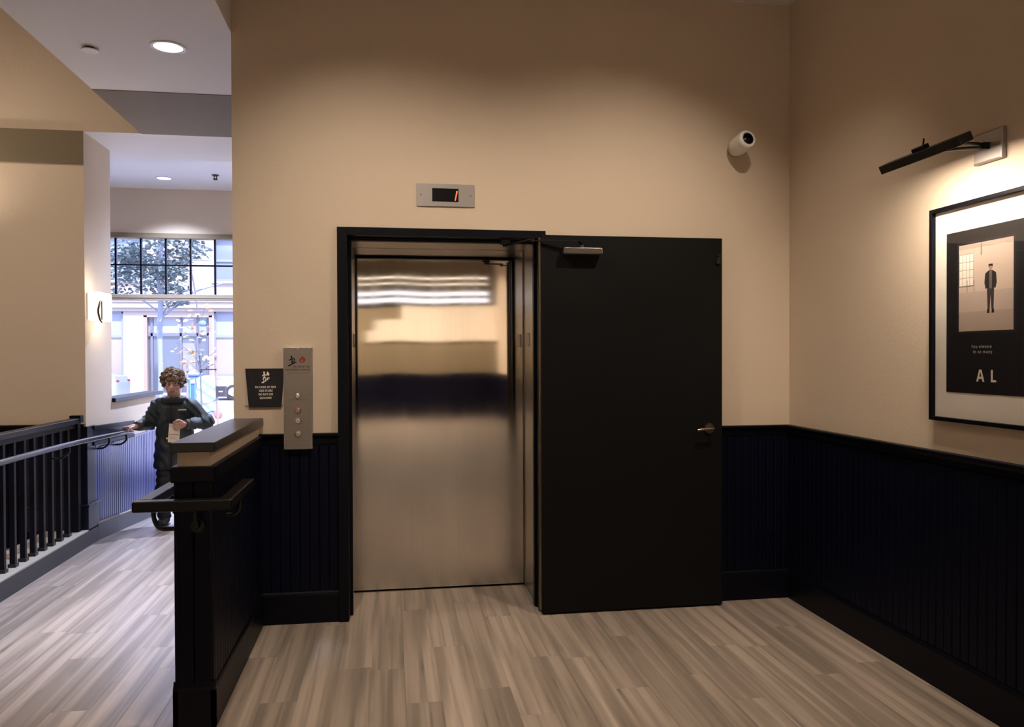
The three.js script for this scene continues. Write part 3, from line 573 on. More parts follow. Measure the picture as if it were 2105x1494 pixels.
{
  const t = thing('handrail', 'flat black handrail wrapping the end of the dark half wall', 'handrail', [-0.765, 0.89, 1.24]);
  const y0 = -0.02, y1 = 0.022;
  put('end_rail', bx(-0.205, 0.160, y0, y1, -0.02, 0.035, 0.008), M.rail, t);
  put('side_rail', bx(0.105, 0.158, y0, y1, -0.50, -0.015, 0.008), M.rail, t);
  put('ramp_rail', bx(-0.20, -0.147, y0, y1, -3.2, -0.015, 0.008), M.rail, t);
  put('lower_strip', bx(-0.185, -0.165, -0.062, -0.042, -3.2, -0.45, 0.004), M.blackMetal, t);
  for (const [p, q] of [[[0.02, -0.09, -0.035], [0.02, -0.02, 0.005]], [[-0.06, -0.12, -0.4], [-0.172, -0.02, -0.4]], [[-0.07, -0.13, -1.3], [-0.172, -0.02, -1.3]], [[0.06, -0.1, -0.3], [0.13, -0.02, -0.3]], [[-0.08, -0.12, -0.14], [-0.172, -0.03, -0.14]]])
    put('bracket', [tube([p, [(p[0] + q[0]) / 2 + (q[0] - p[0]) * 0.25, p[1] + 0.004, (p[2] + q[2]) / 2 + (q[2] - p[2]) * 0.25], [q[0], (p[1] + q[1]) / 2, q[2]], q], 0.009, 18), rod([p[0], p[1], p[2]], [p[0] + Math.sign(q[0] - p[0]) * 0.008, p[1], p[2] + (Math.abs(q[0] - p[0]) < 0.01 ? 0.008 : 0)], 0.026)], M.blackMetal, t);
}
// ------------------------------------------------------------------ person: signed distances meshed by surface nets
const V = (x, y, z) => [x, y, z];
const len3 = (x, y, z) => Math.sqrt(x * x + y * y + z * z);
const cap = (a, b, ra, rb = ra) => { const d = [b[0] - a[0], b[1] - a[1], b[2] - a[2]], L = d[0] * d[0] + d[1] * d[1] + d[2] * d[2] || 1e-9; return (x, y, z) => { const px = x - a[0], py = y - a[1], pz = z - a[2], h = clamp((px * d[0] + py * d[1] + pz * d[2]) / L, 0, 1); return len3(px - d[0] * h, py - d[1] * h, pz - d[2] * h) - lerp(ra, rb, h); }; };
const ell = (c, r) => (x, y, z) => { const px = (x - c[0]) / r[0], py = (y - c[1]) / r[1], pz = (z - c[2]) / r[2], k0 = len3(px, py, pz), k1 = len3(px / r[0], py / r[1], pz / r[2]); return k1 < 1e-9 ? -Math.min(...r) : k0 * (k0 - 1) / k1; };
const smin = (a, b, k) => { const h = Math.max(k - Math.abs(a - b), 0) / k; return Math.min(a, b) - h * h * k * 0.25; };
const uni = (fs, k) => (x, y, z) => { let d = fs[0](x, y, z); for (let i = 1; i < fs.length; i++) d = smin(d, fs[i](x, y, z), k); return d; };
const cut = (f, g, k = 0.004) => (x, y, z) => -smin(-f(x, y, z), g(x, y, z), k);
function nets(f, lo, hi, h, color) {
  const n = lo.map((v, i) => Math.ceil((hi[i] - v) / h) + 1), [nx, ny, nz] = n, val = new Float32Array(nx * ny * nz), id = (i, j, k) => i + nx * (j + ny * k);
  for (let k = 0; k < nz; k++) for (let j = 0; j < ny; j++) for (let i = 0; i < nx; i++) val[id(i, j, k)] = f(lo[0] + i * h, lo[1] + j * h, lo[2] + k * h);
  const vid = new Int32Array(nx * ny * nz).fill(-1), pos = [], idx = [];
  const E = [[0, 1], [2, 3], [4, 5], [6, 7], [0, 2], [1, 3], [4, 6], [5, 7], [0, 4], [1, 5], [2, 6], [3, 7]];
  for (let k = 0; k < nz - 1; k++) for (let j = 0; j < ny - 1; j++) for (let i = 0; i < nx - 1; i++) {
    const c = []; for (let b = 0; b < 8; b++) c.push(val[id(i + (b & 1), j + ((b >> 1) & 1), k + (b >> 2))]);
    let s = 0; for (const v of c) if (v < 0) s++;
    if (s === 0 || s === 8) continue;
    let x = 0, y = 0, z = 0, m = 0;
    for (const [a, b] of E) if ((c[a] < 0) !== (c[b] < 0)) { const t = c[a] / (c[a] - c[b]); x += lerp(a & 1, b & 1, t); y += lerp((a >> 1) & 1, (b >> 1) & 1, t); z += lerp(a >> 2, b >> 2, t); m++; }
    vid[id(i, j, k)] = pos.length / 3; pos.push(lo[0] + (i + x / m) * h, lo[1] + (j + y / m) * h, lo[2] + (k + z / m) * h);
  }
  const quad = (a, b, c, d, flipIt) => { if (a < 0 || b < 0 || c < 0 || d < 0) return; flipIt ? idx.push(a, c, b, a, d, c) : idx.push(a, b, c, a, c, d); };
  for (let k = 1; k < nz - 1; k++) for (let j = 1; j < ny - 1; j++) for (let i = 1; i < nx - 1; i++) {
    const v = val[id(i, j, k)] < 0;
    if (v !== (val[id(i + 1, j, k)] < 0)) quad(vid[id(i, j - 1, k - 1)], vid[id(i, j, k - 1)], vid[id(i, j, k)], vid[id(i, j - 1, k)], !v);
    if (v !== (val[id(i, j + 1, k)] < 0)) quad(vid[id(i - 1, j, k - 1)], vid[id(i - 1, j, k)], vid[id(i, j, k)], vid[id(i, j, k - 1)], !v);
    if (v !== (val[id(i, j, k + 1)] < 0)) quad(vid[id(i - 1, j - 1, k)], vid[id(i, j - 1, k)], vid[id(i, j, k)], vid[id(i - 1, j, k)], !v);
  }
  const g = new THREE.BufferGeometry(), nor = new Float32Array(pos.length), col = color ? new Float32Array(pos.length) : null, e = h * 0.5;
  for (let q = 0; q < pos.length; q += 3) {
    const [x, y, z] = [pos[q], pos[q + 1], pos[q + 2]];
    const a = f(x + e, y, z) - f(x - e, y, z), b = f(x, y + e, z) - f(x, y - e, z), c = f(x, y, z + e) - f(x, y, z - e), L = len3(a, b, c) || 1;
    nor[q] = a / L; nor[q + 1] = b / L; nor[q + 2] = c / L;
    if (col) { const r = color(x, y, z); col[q] = r[0]; col[q + 1] = r[1]; col[q + 2] = r[2]; }
  }
  g.setAttribute('position', new THREE.Float32BufferAttribute(pos, 3)); g.setAttribute('normal', new THREE.BufferAttribute(nor, 3));
  if (col) g.setAttribute('color', new THREE.BufferAttribute(col, 3));
  g.setIndex(idx); return g;
}
{
  const B = [-1.92, -0.047, -2.98];
  const person = thing('person', 'person with brown hair in a dark green jacket walking up the ramp holding the handrail', 'person', B);
  const W = (x, y, z) => [x - B[0], y - B[1], z - B[2]];
  // joints
  const neck = W(-1.905, 1.075, -2.965), chest = W(-1.905, 0.96, -2.99), hip = W(-1.91, 0.60, -3.0);
  const rs = W(-2.035, 1.015, -2.98), re = W(-2.135, 0.868, -3.03), rw = W(-2.168, 0.858, -2.80);
  const ls = W(-1.765, 1.015, -2.98), le = W(-1.638, 0.868, -2.99), lw = W(-1.755, 0.868, -2.80);
  const rh = W(-1.975, 0.60, -2.99), rk = W(-1.985, 0.29, -2.93), ra = W(-1.985, 0.035, -2.94);
  const lh = W(-1.845, 0.60, -3.0), lk = W(-1.845, 0.28, -3.03), la = W(-1.845, 0.0, -3.12);
  // head
  const hc = W(-1.905, 1.222, -2.945), yaw = 0.13, pit = 0.12, cy = Math.cos(yaw), sy = Math.sin(yaw), cp = Math.cos(pit), sp = Math.sin(pit);
  const toHead = (x, y, z) => { let a = x - hc[0], b = y - hc[1], c = z - hc[2]; const u = a * cy - c * sy, w = a * sy + c * cy; return [u, b * cp + w * sp, -b * sp + w * cp]; };
  const face = cut(uni([
    ell([0, 0.028, -0.012], [0.074, 0.086, 0.092]), ell([0, -0.045, 0.018], [0.057, 0.066, 0.064]), ell([0, -0.092, 0.046], [0.024, 0.018, 0.02]),
    ell([0.036, -0.028, 0.05], [0.026, 0.022, 0.024]), ell([-0.036, -0.028, 0.05], [0.026, 0.022, 0.024]),
    cap([-0.045, 0.03, 0.066], [0.045, 0.03, 0.066], 0.011), cap([0, 0.015, 0.078], [0, -0.024, 0.097], 0.008, 0.013), ell([0.013, -0.029, 0.085], [0.009, 0.008, 0.01]), ell([-0.013, -0.029, 0.085], [0.009, 0.008, 0.01]),
    cap([-0.02, -0.057, 0.074], [0.02, -0.057, 0.074], 0.007), cap([-0.016, -0.067, 0.073], [0.016, -0.067, 0.073], 0.007),
    ell([0.075, -0.005, -0.01], [0.008, 0.03, 0.018]), ell([-0.075, -0.005, -0.01], [0.008, 0.03, 0.018]),
  ], 0.014), uni([ell([0.030, 0.010, 0.090], [0.017, 0.012, 0.014]), ell([-0.030, 0.010, 0.090], [0.017, 0.012, 0.014])], 0.004), 0.008);
  const headAll = uni([face, ell([0.030, 0.008, 0.067], [0.013, 0.012, 0.012]), ell([-0.030, 0.008, 0.067], [0.013, 0.012, 0.012])], 0.002);
  const headSDF = (x, y, z) => headAll(...toHead(x, y, z));
  const neckSDF = cap(W(-1.905, 1.17, -2.965), W(-1.905, 1.03, -2.985), 0.052, 0.06);
  // hands: four bent fingers and a thumb each
  const finger = (pts, r0, r1) => uni(pts.slice(1).map((p, i) => cap(pts[i], p, lerp(r0, r1, i / (pts.length - 1)), lerp(r0, r1, (i + 1) / (pts.length - 1)))), 0.003);
  const handR = [cap(rw, W(-2.195, 0.856, -2.785), 0.022, 0.021), ell(W(-2.207, 0.853, -2.77), [0.034, 0.014, 0.042])];
  const handL = [cap(lw, W(-1.785, 0.869, -2.785), 0.022, 0.022), ell(W(-1.803, 0.868, -2.775), [0.030, 0.038, 0.017])];
  const fingersR = [], fingersL = [];
  [[-2.735, 0.95], [-2.757, 1.06], [-2.779, 1.0], [-2.800, 0.82]].forEach(([z, k]) => fingersR.push(finger([W(-2.222, 0.855, z), W(-2.246 - 0.006 * k, 0.853, z), W(-2.266 - 0.004 * k, 0.832, z + 0.002), W(-2.266, 0.832 - 0.024 * k, z + 0.003)], 0.0098, 0.0072)));
  fingersR.push(finger([W(-2.195, 0.852, -2.742), W(-2.199, 0.842, -2.718), W(-2.208, 0.824, -2.704)], 0.0115, 0.0085));
  [[0.893, 0.9], [0.876, 1.05], [0.858, 1.0], [0.842, 0.8]].forEach(([y, k]) => fingersL.push(finger([W(-1.814, y, -2.766), W(-1.828 - 0.008 * k, y - 0.002, -2.752), W(-1.846 - 0.008 * k, y - 0.006, -2.757), W(-1.840 - 0.004 * k, y - 0.009, -2.7705)], 0.0098, 0.0075)));
  fingersL.push(finger([W(-1.795, 0.895, -2.775), W(-1.812, 0.906, -2.758), W(-1.832, 0.903, -2.748)], 0.0115, 0.0085));
  const handRS = (x, y, z) => Math.min(uni(handR, 0.02)(x, y, z), uni(fingersR.map((f) => (a, b, c) => f(a, b, c)), 0.0005)(x, y, z)), handLS = (x, y, z) => Math.min(uni(handL, 0.02)(x, y, z), uni(fingersL, 0.0005)(x, y, z));
  const handRsm = (x, y, z) => smin(uni(handR, 0.02)(x, y, z), uni(fingersR, 0.0008)(x, y, z), 0.008), handLsm = (x, y, z) => smin(uni(handL, 0.02)(x, y, z), uni(fingersL, 0.0008)(x, y, z), 0.008);
  const bodySDF = uni([neckSDF, ell(chest, [0.125, 0.13, 0.085]), ell(W(-1.908, 0.78, -2.995), [0.125, 0.16, 0.09]), ell(hip, [0.13, 0.11, 0.10]), cap(rs, re, 0.045, 0.036), cap(re, rw, 0.036, 0.023), cap(ls, le, 0.045, 0.036), cap(le, lw, 0.036, 0.023), cap(rh, rk, 0.065, 0.045), cap(rk, ra, 0.043, 0.030), cap(lh, lk, 0.065, 0.045), cap(lk, la, 0.043, 0.030), cap(ra, [ra[0] - 0.005, ra[1] - 0.03, ra[2] + 0.09], 0.028, 0.022), cap(la, [la[0], la[1] - 0.035, la[2] + 0.09], 0.028, 0.022)], 0.04);
  const skin = [0.46, 0.27, 0.20];
  const headColor = (x, y, z) => { const [a, b, c] = toHead(x, y, z); if (c > 0.05 && Math.abs(b + 0.062) < 0.0085 && Math.abs(a) < 0.024) return Math.abs(b + 0.062) < 0.0018 ? [0.12, 0.05, 0.05] : [0.36, 0.14, 0.13]; for (const s of [1, -1]) { const ex = a - s * 0.03, ey = b - 0.008; if (c > 0.05 && len3(ex, ey, 0) < 0.0055) return [0.03, 0.025, 0.02]; if (c > 0.05 && len3(ex * 0.8, ey * 1.4, 0) < 0.0105) return [0.5, 0.46, 0.43]; if (c > 0.04 && Math.abs(ex) < 0.019 && Math.abs(ey - 0.024) < 0.004) return [0.14, 0.085, 0.05]; } const red = Math.exp(-(Math.pow((Math.abs(a) - 0.036) / 0.018, 2) + Math.pow((b + 0.025) / 0.02, 2))); return [skin[0] + 0.03 * red, skin[1] - 0.04 * red, skin[2] - 0.025 * red]; };
  const skinColor = (x, y, z) => { const k = 0.95 + 0.1 * noise(x * 90, y * 90, z * 90); return skin.map((c) => c * k); };
  const box = (c, r) => [[c[0] - r, c[1] - r, c[2] - r], [c[0] + r, c[1] + r, c[2] + r]];
  const g1 = nets(bodySDF, W(-2.28, -0.09, -3.27), W(-1.56, 1.16, -2.70), 0.012, skinColor);
  const g2 = nets((x, y, z) => smin(headSDF(x, y, z), neckSDF(x, y, z), 0.02), [hc[0] - 0.1, hc[1] - 0.17, hc[2] - 0.13], [hc[0] + 0.1, hc[1] + 0.13, hc[2] + 0.13], 0.003, headColor);
  const g3 = nets(handRsm, ...box(W(-2.215, 0.845, -2.765), 0.085), 0.003, skinColor), g4 = nets(handLsm, ...box(W(-1.80, 0.87, -2.775), 0.08), 0.003, skinColor);
  const body = put('body', mergeGeometries([g1, g2, g3, g4]), new THREE.MeshPhysicalMaterial({ color: 0xffffff, vertexColors: true, roughness: 0.55 }), person);
  // hair: a mass of curls left open over the face
  const curls = [];
  for (let i = 0; i < 600 && curls.length < 230; i++) {
    const u = rr(-1, 1), th = rr(0, 6.283), q = Math.sqrt(1 - u * u), d = [q * Math.cos(th), u, q * Math.sin(th)], rad = rr(0.92, 1.1), p = [d[0] * 0.088 * rad, 0.036 + d[1] * 0.090 * rad, -0.016 + d[2] * 0.096 * rad];
    if (p[1] < -0.055) continue;
    if (p[2] > 0.02 && p[1] < 0.040 && Math.abs(p[0]) < 0.062) continue;
    curls.push(ell(p, [rr(0.012, 0.022), rr(0.011, 0.019), rr(0.012, 0.021)]));
  }
  for (let i = 0; i < 14; i++) curls.push(ell([rr(-0.06, 0.055), rr(0.043, 0.07), rr(0.066, 0.082)], [rr(0.013, 0.02), rr(0.010, 0.016), 0.014]));
  const hairShape = uni([cut(ell([0, 0.036, -0.016], [0.086, 0.088, 0.094]), ell([0, -0.05, 0.11], [0.060, 0.098, 0.10]), 0.01), ...curls], 0.008);
  const hairSDF = (x, y, z) => hairShape(...toHead(x, y, z)) - 0.007 * (noise(x * 90, y * 90, z * 90) - 0.5);
  put('hair', nets(hairSDF, [hc[0] - 0.14, hc[1] - 0.13, hc[2] - 0.15], [hc[0] + 0.14, hc[1] + 0.16, hc[2] + 0.13], 0.004, (x, y, z) => { const k = 0.2 + 1.25 * noise(x * 85, y * 75, z * 85); return [0.125 * k, 0.070 * k, 0.032 * k]; }), std(0xffffff, 0.75, { vertexColors: true }), person).userData.label = 'curly brown hair';
  // glasses
  const fromHead = (a, b, c) => { const y1 = b * cp - c * sp, w = b * sp + c * cp; return [a * cy + w * sy + hc[0], y1 + hc[1], -a * sy + w * cy + hc[2]]; };
  const rim = (s) => { const p = []; for (let i = 0; i <= 24; i++) { const t = i / 24 * Math.PI * 2; p.push(fromHead(s * 0.031 + 0.0225 * Math.cos(t), 0.004 + 0.0165 * Math.sin(t), 0.092 - 0.004 * Math.abs(Math.cos(t)))); } return tube(p, 0.0016, 48, 6); };
  put('glasses', [rim(1), rim(-1), tube([fromHead(-0.009, 0.008, 0.094), fromHead(0, 0.010, 0.097), fromHead(0.009, 0.008, 0.094)], 0.0015, 8, 6), tube([fromHead(0.053, 0.01, 0.088), fromHead(0.078, 0.012, 0.04), fromHead(0.08, 0.008, -0.02)], 0.0015, 10, 6), tube([fromHead(-0.053, 0.01, 0.088), fromHead(-0.078, 0.012, 0.04), fromHead(-0.08, 0.008, -0.02)], 0.0015, 10, 6)], M.blackMetal, person);
  // clothes
  const torso = (x, y, z) => { // an oval that changes with height, in world heights
    const yw = y + B[1], t = clamp((yw - 0.45) / 0.62, 0, 1), w = lerp(0.180, 0.155, sm(clamp(t * 1.4, 0, 1))) - 0.085 * sm(clamp((t - 0.82) / 0.22, 0, 1)), d = lerp(0.130, 0.115, t) - 0.03 * sm(clamp((t - 0.85) / 0.2, 0, 1)), px = x - (hip[0] + 0.004), pz = z - (hip[2] + 0.01 - 0.01 * t);
    const q = (len3(px / w, pz / d, 0) - 1) * Math.min(w, d), cap2 = Math.max(0.458 - yw, yw - 1.085);
    return -smin(-q, -cap2, 0.03);
  };
  const fold = (x, y, z) => 0.0055 * Math.sin(y * 58 + 7 * noise(x * 9, y * 9, z * 9)) * noise(x * 12 + 4, y * 10, z * 12) + 0.007 * (noise(x * 22, y * 16, z * 22) - 0.5);
  const sleeveFold = (x, y, z) => 0.006 * Math.sin(x * 95 + y * 70 + 6 * noise(x * 14, y * 14, z * 14));
  const sleeves = uni([cap(rs, re, 0.075, 0.062), cap(re, [rw[0] + 0.008, rw[1], rw[2] - 0.035], 0.060, 0.040), cap(ls, le, 0.075, 0.066), cap(le, [lw[0] + 0.018, lw[1], lw[2] - 0.02], 0.064, 0.044)], 0.03);
  const collarAt = W(-1.905, 1.078, -2.968);
  const collar = (x, y, z) => { const r = len3((x - collarAt[0]) / 1.08, (z - collarAt[2] - 0.004), 0), tilt = y - collarAt[1] - 0.10 * -(z - collarAt[2]); return len3(Math.max(Math.abs(r - 0.078) - 0.005, 0), Math.max(Math.abs(tilt) - 0.014, 0), 0) - 0.009; };
  const pocket = (x, y, z) => len3(Math.max(Math.abs(x - (B[0] * 0 + 0.108)) - 0.03, 0), Math.max(Math.abs(y - (0.985 - B[1])) - 0.006, 0), Math.max(Math.abs(z - 0.108) - 0.02, 0)) - 0.004;
  const jacketSDF = (x, y, z) => smin(smin(smin(torso(x, y, z) - fold(x, y, z), sleeves(x, y, z) - sleeveFold(x, y, z), 0.035), collar(x, y, z), 0.02), pocket(x, y, z), 0.006) + 0.006 * Math.exp(-Math.pow((x - 0.008) / 0.006, 2)) * (z > 0.05 ? 1 : 0);
  const jacketColor = (x, y, z) => { const yw = y + B[1]; if (z > 0.03 && Math.abs(x - 0.008) < 0.040 - 0.02 * clamp((1.0 - yw) / 0.3, 0, 1) && yw < 1.075) return [0.008, 0.008, 0.011]; if (Math.abs(x - 0.108) < 0.034 && Math.abs(yw - 0.988) < 0.005 && z > 0.08) return [0.16, 0.15, 0.12]; const k = noise(x * 30, y * 26, z * 30), j = noise(x * 11 + 3, y * 9, z * 11); return [0.006 + 0.040 * k * j, 0.011 + 0.048 * k * j, 0.016 + 0.038 * k * j]; };
  put('jacket', nets(jacketSDF, W(-2.25, 0.42, -3.22), W(-1.54, 1.16, -2.72), 0.006, jacketColor), std(0xffffff, 0.62, { vertexColors: true }), person).userData.label = 'dark green padded jacket';
  const cuff = (p, q, r) => rod(q, p, r, r * 0.94, 24);
  for (const c of [cuff([rw[0] - 0.003, rw[1], rw[2] + 0.01], [rw[0] + 0.008, rw[1], rw[2] - 0.03], 0.041), cuff([lw[0] - 0.008, lw[1], lw[2] + 0.006], [lw[0] + 0.016, lw[1], lw[2] - 0.018], 0.045)]) put('cuff', c, std(C(0.06, 0.055, 0.04), 0.8), person);
  const scarf = (x, y, z) => { const r = len3(x - collarAt[0], z - collarAt[2], 0), t = y - (collarAt[1] + 0.004); return len3(r - 0.056, t, 0) - 0.014 - 0.004 * Math.sin(x * 120 + y * 150); };
  put('scarf', nets(scarf, [collarAt[0] - 0.11, collarAt[1] - 0.06, collarAt[2] - 0.11], [collarAt[0] + 0.11, collarAt[1] + 0.06, collarAt[2] + 0.11], 0.005), std(C(0.012, 0.012, 0.016), 0.9), person);
  const legFold = (x, y, z) => 0.005 * Math.sin(y * 75 + 5 * noise(x * 14, y * 8, z * 14));
  const trousers = uni([ell(hip, [0.145, 0.13, 0.115]), cap(rh, rk, 0.082, 0.066), cap(rk, [ra[0], ra[1] + 0.02, ra[2]], 0.065, 0.056), cap(lh, lk, 0.082, 0.066), cap(lk, [la[0], la[1] + 0.02, la[2]], 0.065, 0.056)], 0.025);
  put('trousers', nets((x, y, z) => trousers(x, y, z) - legFold(x, y, z), W(-2.10, -0.08, -3.25), W(-1.72, 0.76, -2.84), 0.008), std(C(0.007, 0.007, 0.010), 0.8), person);
  for (const a of [ra, la]) {
    const t = [a[0] - 0.004, a[1] - 0.032, a[2] + 0.11], up = uni([ell([a[0], a[1] + 0.0, a[2] - 0.01], [0.042, 0.05, 0.055]), cap([a[0], a[1] - 0.03, a[2]], t, 0.040, 0.034)], 0.03);
    const gy = a[1] - 0.068;
    const s = put('shoe', nets((x, y, z) => -smin(-up(x, y, z), -(gy - y - (z - a[2]) * -0.068), 0.006), [a[0] - 0.08, gy - 0.02, a[2] - 0.1], [a[0] + 0.08, a[1] + 0.08, a[2] + 0.18], 0.005), std(C(0.009, 0.009, 0.010), 0.45), person);
    put('sole', bar([a[0], gy - 0.003, a[2] - 0.055], [a[0] - 0.003, gy - 0.003 + 0.011, a[2] + 0.14], 0.075, 0.014, 0.006), M.blackTrim, s);
  }
}
{ // the folded paper held by the person
  const t = thing('folded_paper', 'folded cream paper leaflet with a red brown line held by the person', 'paper', [-1.853, 0.80, -2.765]);
  t.rotation.set(-0.06, 0.05, -0.07);
  const pm = std(C(0.66, 0.58, 0.46), 0.8);
  put('leaflet', [bx(-0.046, 0.046, -0.086, 0.075, -0.0035, 0.0005, 0.0005), bx(-0.046, 0.045, -0.086, 0.072, -0.007, -0.004, 0.0005).applyMatrix4(new THREE.Matrix4().makeRotationZ(0.02))], pm, t);
  put('printed_line', bx(-0.040, 0.040, -0.021, -0.0165, 0.0003, 0.0009), std(C(0.22, 0.07, 0.05), 0.8), t);
  [0.055, 0.045, -0.040, -0.048, -0.056].forEach((y, i) => put('printed_text', bx(-0.038, 0.0 + i * 0.006, y, y + 0.0022, 0.0003, 0.0007), std(C(0.30, 0.24, 0.20), 0.8), t));
  put('bookmark', bx(-0.062, -0.040, -0.060, -0.046, -0.003, -0.001), std(C(0.7, 0.55, 0.08), 0.7), t);
}
// ------------------------------------------------------------------ street outside the window
{
  const paving = std(C(0.40, 0.37, 0.35), 0.9, { bumpMap: paintBump, bumpScale: 0.002 }), asphalt = std(C(0.20, 0.20, 0.21), 0.9);
  struct(put('sidewalk', uvMetres(bx(-40, 20, -0.6, -0.17, -18.6, -6.12), 1), paving), 'pale sidewalk outside the window');
  struct(put('street', uvMetres(bx(-40, 20, -0.6, -0.28, -29.8, -18.6), 1), asphalt), 'grey street');
  struct(put('sidewalk', uvMetres(bx(-40, 20, -0.6, -0.17, -32.2, -29.8), 1), paving), 'far sidewalk along the building across the street');
}
{
  const Z = -32, b = thing('building', 'sunlit cream building with dark framed shop entrance across the street', 'building', [-9, -0.17, Z]);
  const wallM = std(C(0.33, 0.27, 0.225), 0.9), frameM = std(C(0.10, 0.10, 0.13), 0.5), brown = std(C(0.23, 0.17, 0.13), 0.6), sash = std(C(0.16, 0.17, 0.22), 0.5), blind = std(C(0.20, 0.21, 0.25), 0.6), dimGlass = std(C(0.07, 0.08, 0.10), 0.08), skyGlass = std(C(0.14, 0.16, 0.22), 0.1);
  const s = new THREE.Shape([[-20, 0], [14, 0], [14, 12], [-20, 12]].map((p) => new THREE.Vector2(...p)));
  const hole = (x0, x1, y0, y1) => s.holes.push(new THREE.Path([[x0, y0], [x0, y1], [x1, y1], [x1, y0]].map((p) => new THREE.Vector2(...p))));
  const ox = 9, oy = 0.17; // positions below are world x and y
  const H1 = (x0, x1, y0, y1) => hole(x0 + ox, x1 + ox, y0 + oy, y1 + oy);
  const door = [-10.61, -7.75, -0.17, 3.24], rWin = [-7.71, -5.2, 0.55, 3.42], lWin = [-13.6, -11.45, 0.35, 3.40], uWin = [-7.66, -5.7, 4.76, 6.6], uWin2 = [-12.6, -10.6, 4.76, 6.6];
  for (const w of [[door[0], door[1], -0.16, door[3]], rWin.map((v, i) => (i === 0 ? v + 0.03 : v)), lWin, uWin, uWin2]) H1(...w);
  put('facade', new THREE.ExtrudeGeometry(s, { depth: 0.4, bevelEnabled: false }).translate(0, 0, -0.4), wallM, b);
  put('cornice', [bx(-20, 14, 3.58, 3.72, 0, 0.10, 0.01), bx(-20, 14, 3.72, 3.98, 0, 0.20, 0.02), bx(-20, 14, 3.98, 4.04, 0, 0.26, 0.01)], wallM, b);
  put('back_wall', bx(-20, 14, 0, 12, -1.6, -1.4), std(C(0.06, 0.06, 0.07), 0.9), b);
  const rect = (w, z0, z1, m, name, parent = b) => put(name, bx(w[0] + ox, w[1] + ox, w[2] + oy, w[3] + oy, z0, z1), m, parent);
  // shop entrance
  const e = put('shop_entrance', [[door[0], door[0] + 0.14, -0.17, door[3]], [door[1] - 0.14, door[1], -0.17, door[3]], [door[0], door[1], door[3] - 0.08, door[3]]].map((w) => bx(w[0] + ox, w[1] + ox, w[2] + oy, w[3] + oy, -0.3, 0.02)), brown, b);
  put('frame', [bx(door[0] + ox, door[1] + ox, 2.33 + oy, 2.47 + oy, -0.25, -0.12), ...[-10.36, -10.02, -9.15, -8.45, -8.0].map((x) => bx(x + ox, x + 0.09 + ox, 0, 3.2 + oy, -0.25, -0.12))], frameM, e);
  put('transom_pane', bx(door[0] + ox, door[1] + ox, 2.45 + oy, 3.2 + oy, -0.22, -0.2), std(C(0.20, 0.20, 0.22), 0.15), e);
  put('door_pane', bx(door[0] + ox, door[1] + ox, 0, 2.36 + oy, -0.22, -0.2), dimGlass, e);
  put('door_pane', bx(-9.05 + ox, -8.5 + ox, 0.3, 2.2, -0.205, -0.185), std(C(0.16, 0.15, 0.16), 0.2), e);
  const sashWin = (w, bottom) => {
    const f = put('window', [bx(w[0] + ox, w[0] + 0.09 + ox, w[2] + oy, w[3] + oy, -0.2, -0.08), bx(w[1] - 0.09 + ox, w[1] + ox, w[2] + oy, w[3] + oy, -0.2, -0.08), bx(w[0] + ox, w[1] + ox, w[3] - 0.08 + oy, w[3] + oy, -0.2, -0.08), bx(w[0] + ox, w[1] + ox, w[2] + oy, w[2] + 0.1 + oy, -0.2, -0.06)], sash, b);
    const mid = bottom ? 2.32 : (w[2] + w[3]) / 2;
    put('sash_bar', bx(w[0] + ox, w[1] + ox, mid - 0.05 + oy, mid + 0.05 + oy, -0.19, -0.09), sash, f);
    put('pane', bx(w[0] + ox, w[1] + ox, mid + oy, w[3] + oy, -0.16, -0.14), bottom ? blind : skyGlass, f);
    put('pane', bx(w[0] + ox, w[1] + ox, w[2] + oy, mid + oy, -0.16, -0.14), bottom ? std(C(0.22, 0.185, 0.17), 0.3) : skyGlass, f);
    put('sill', bx(w[0] - 0.08 + ox, w[1] + 0.08 + ox, w[2] - 0.1 + oy, w[2] + oy, -0.1, 0.1), wallM, b);
  };
  sashWin(rWin, true); sashWin(lWin, true); sashWin(uWin, false); sashWin(uWin2, false);
  const l = put('wall_lantern', [lathe([[0, -0.16], [0.10, -0.14], [0.16, -0.05], [0.16, 0.06], [0.09, 0.14], [0, 0.16]], 24).scale(1, 0.85, 0.7).translate(-8.124 + ox, 2.885 + oy, 0.14), bx(-8.20 + ox, -8.05 + ox, 2.83 + oy, 2.94 + oy, 0, 0.05)], std(C(0.10, 0.20, 0.38), 0.5), b);
  l.userData.label = 'blue oval wall lantern';
}
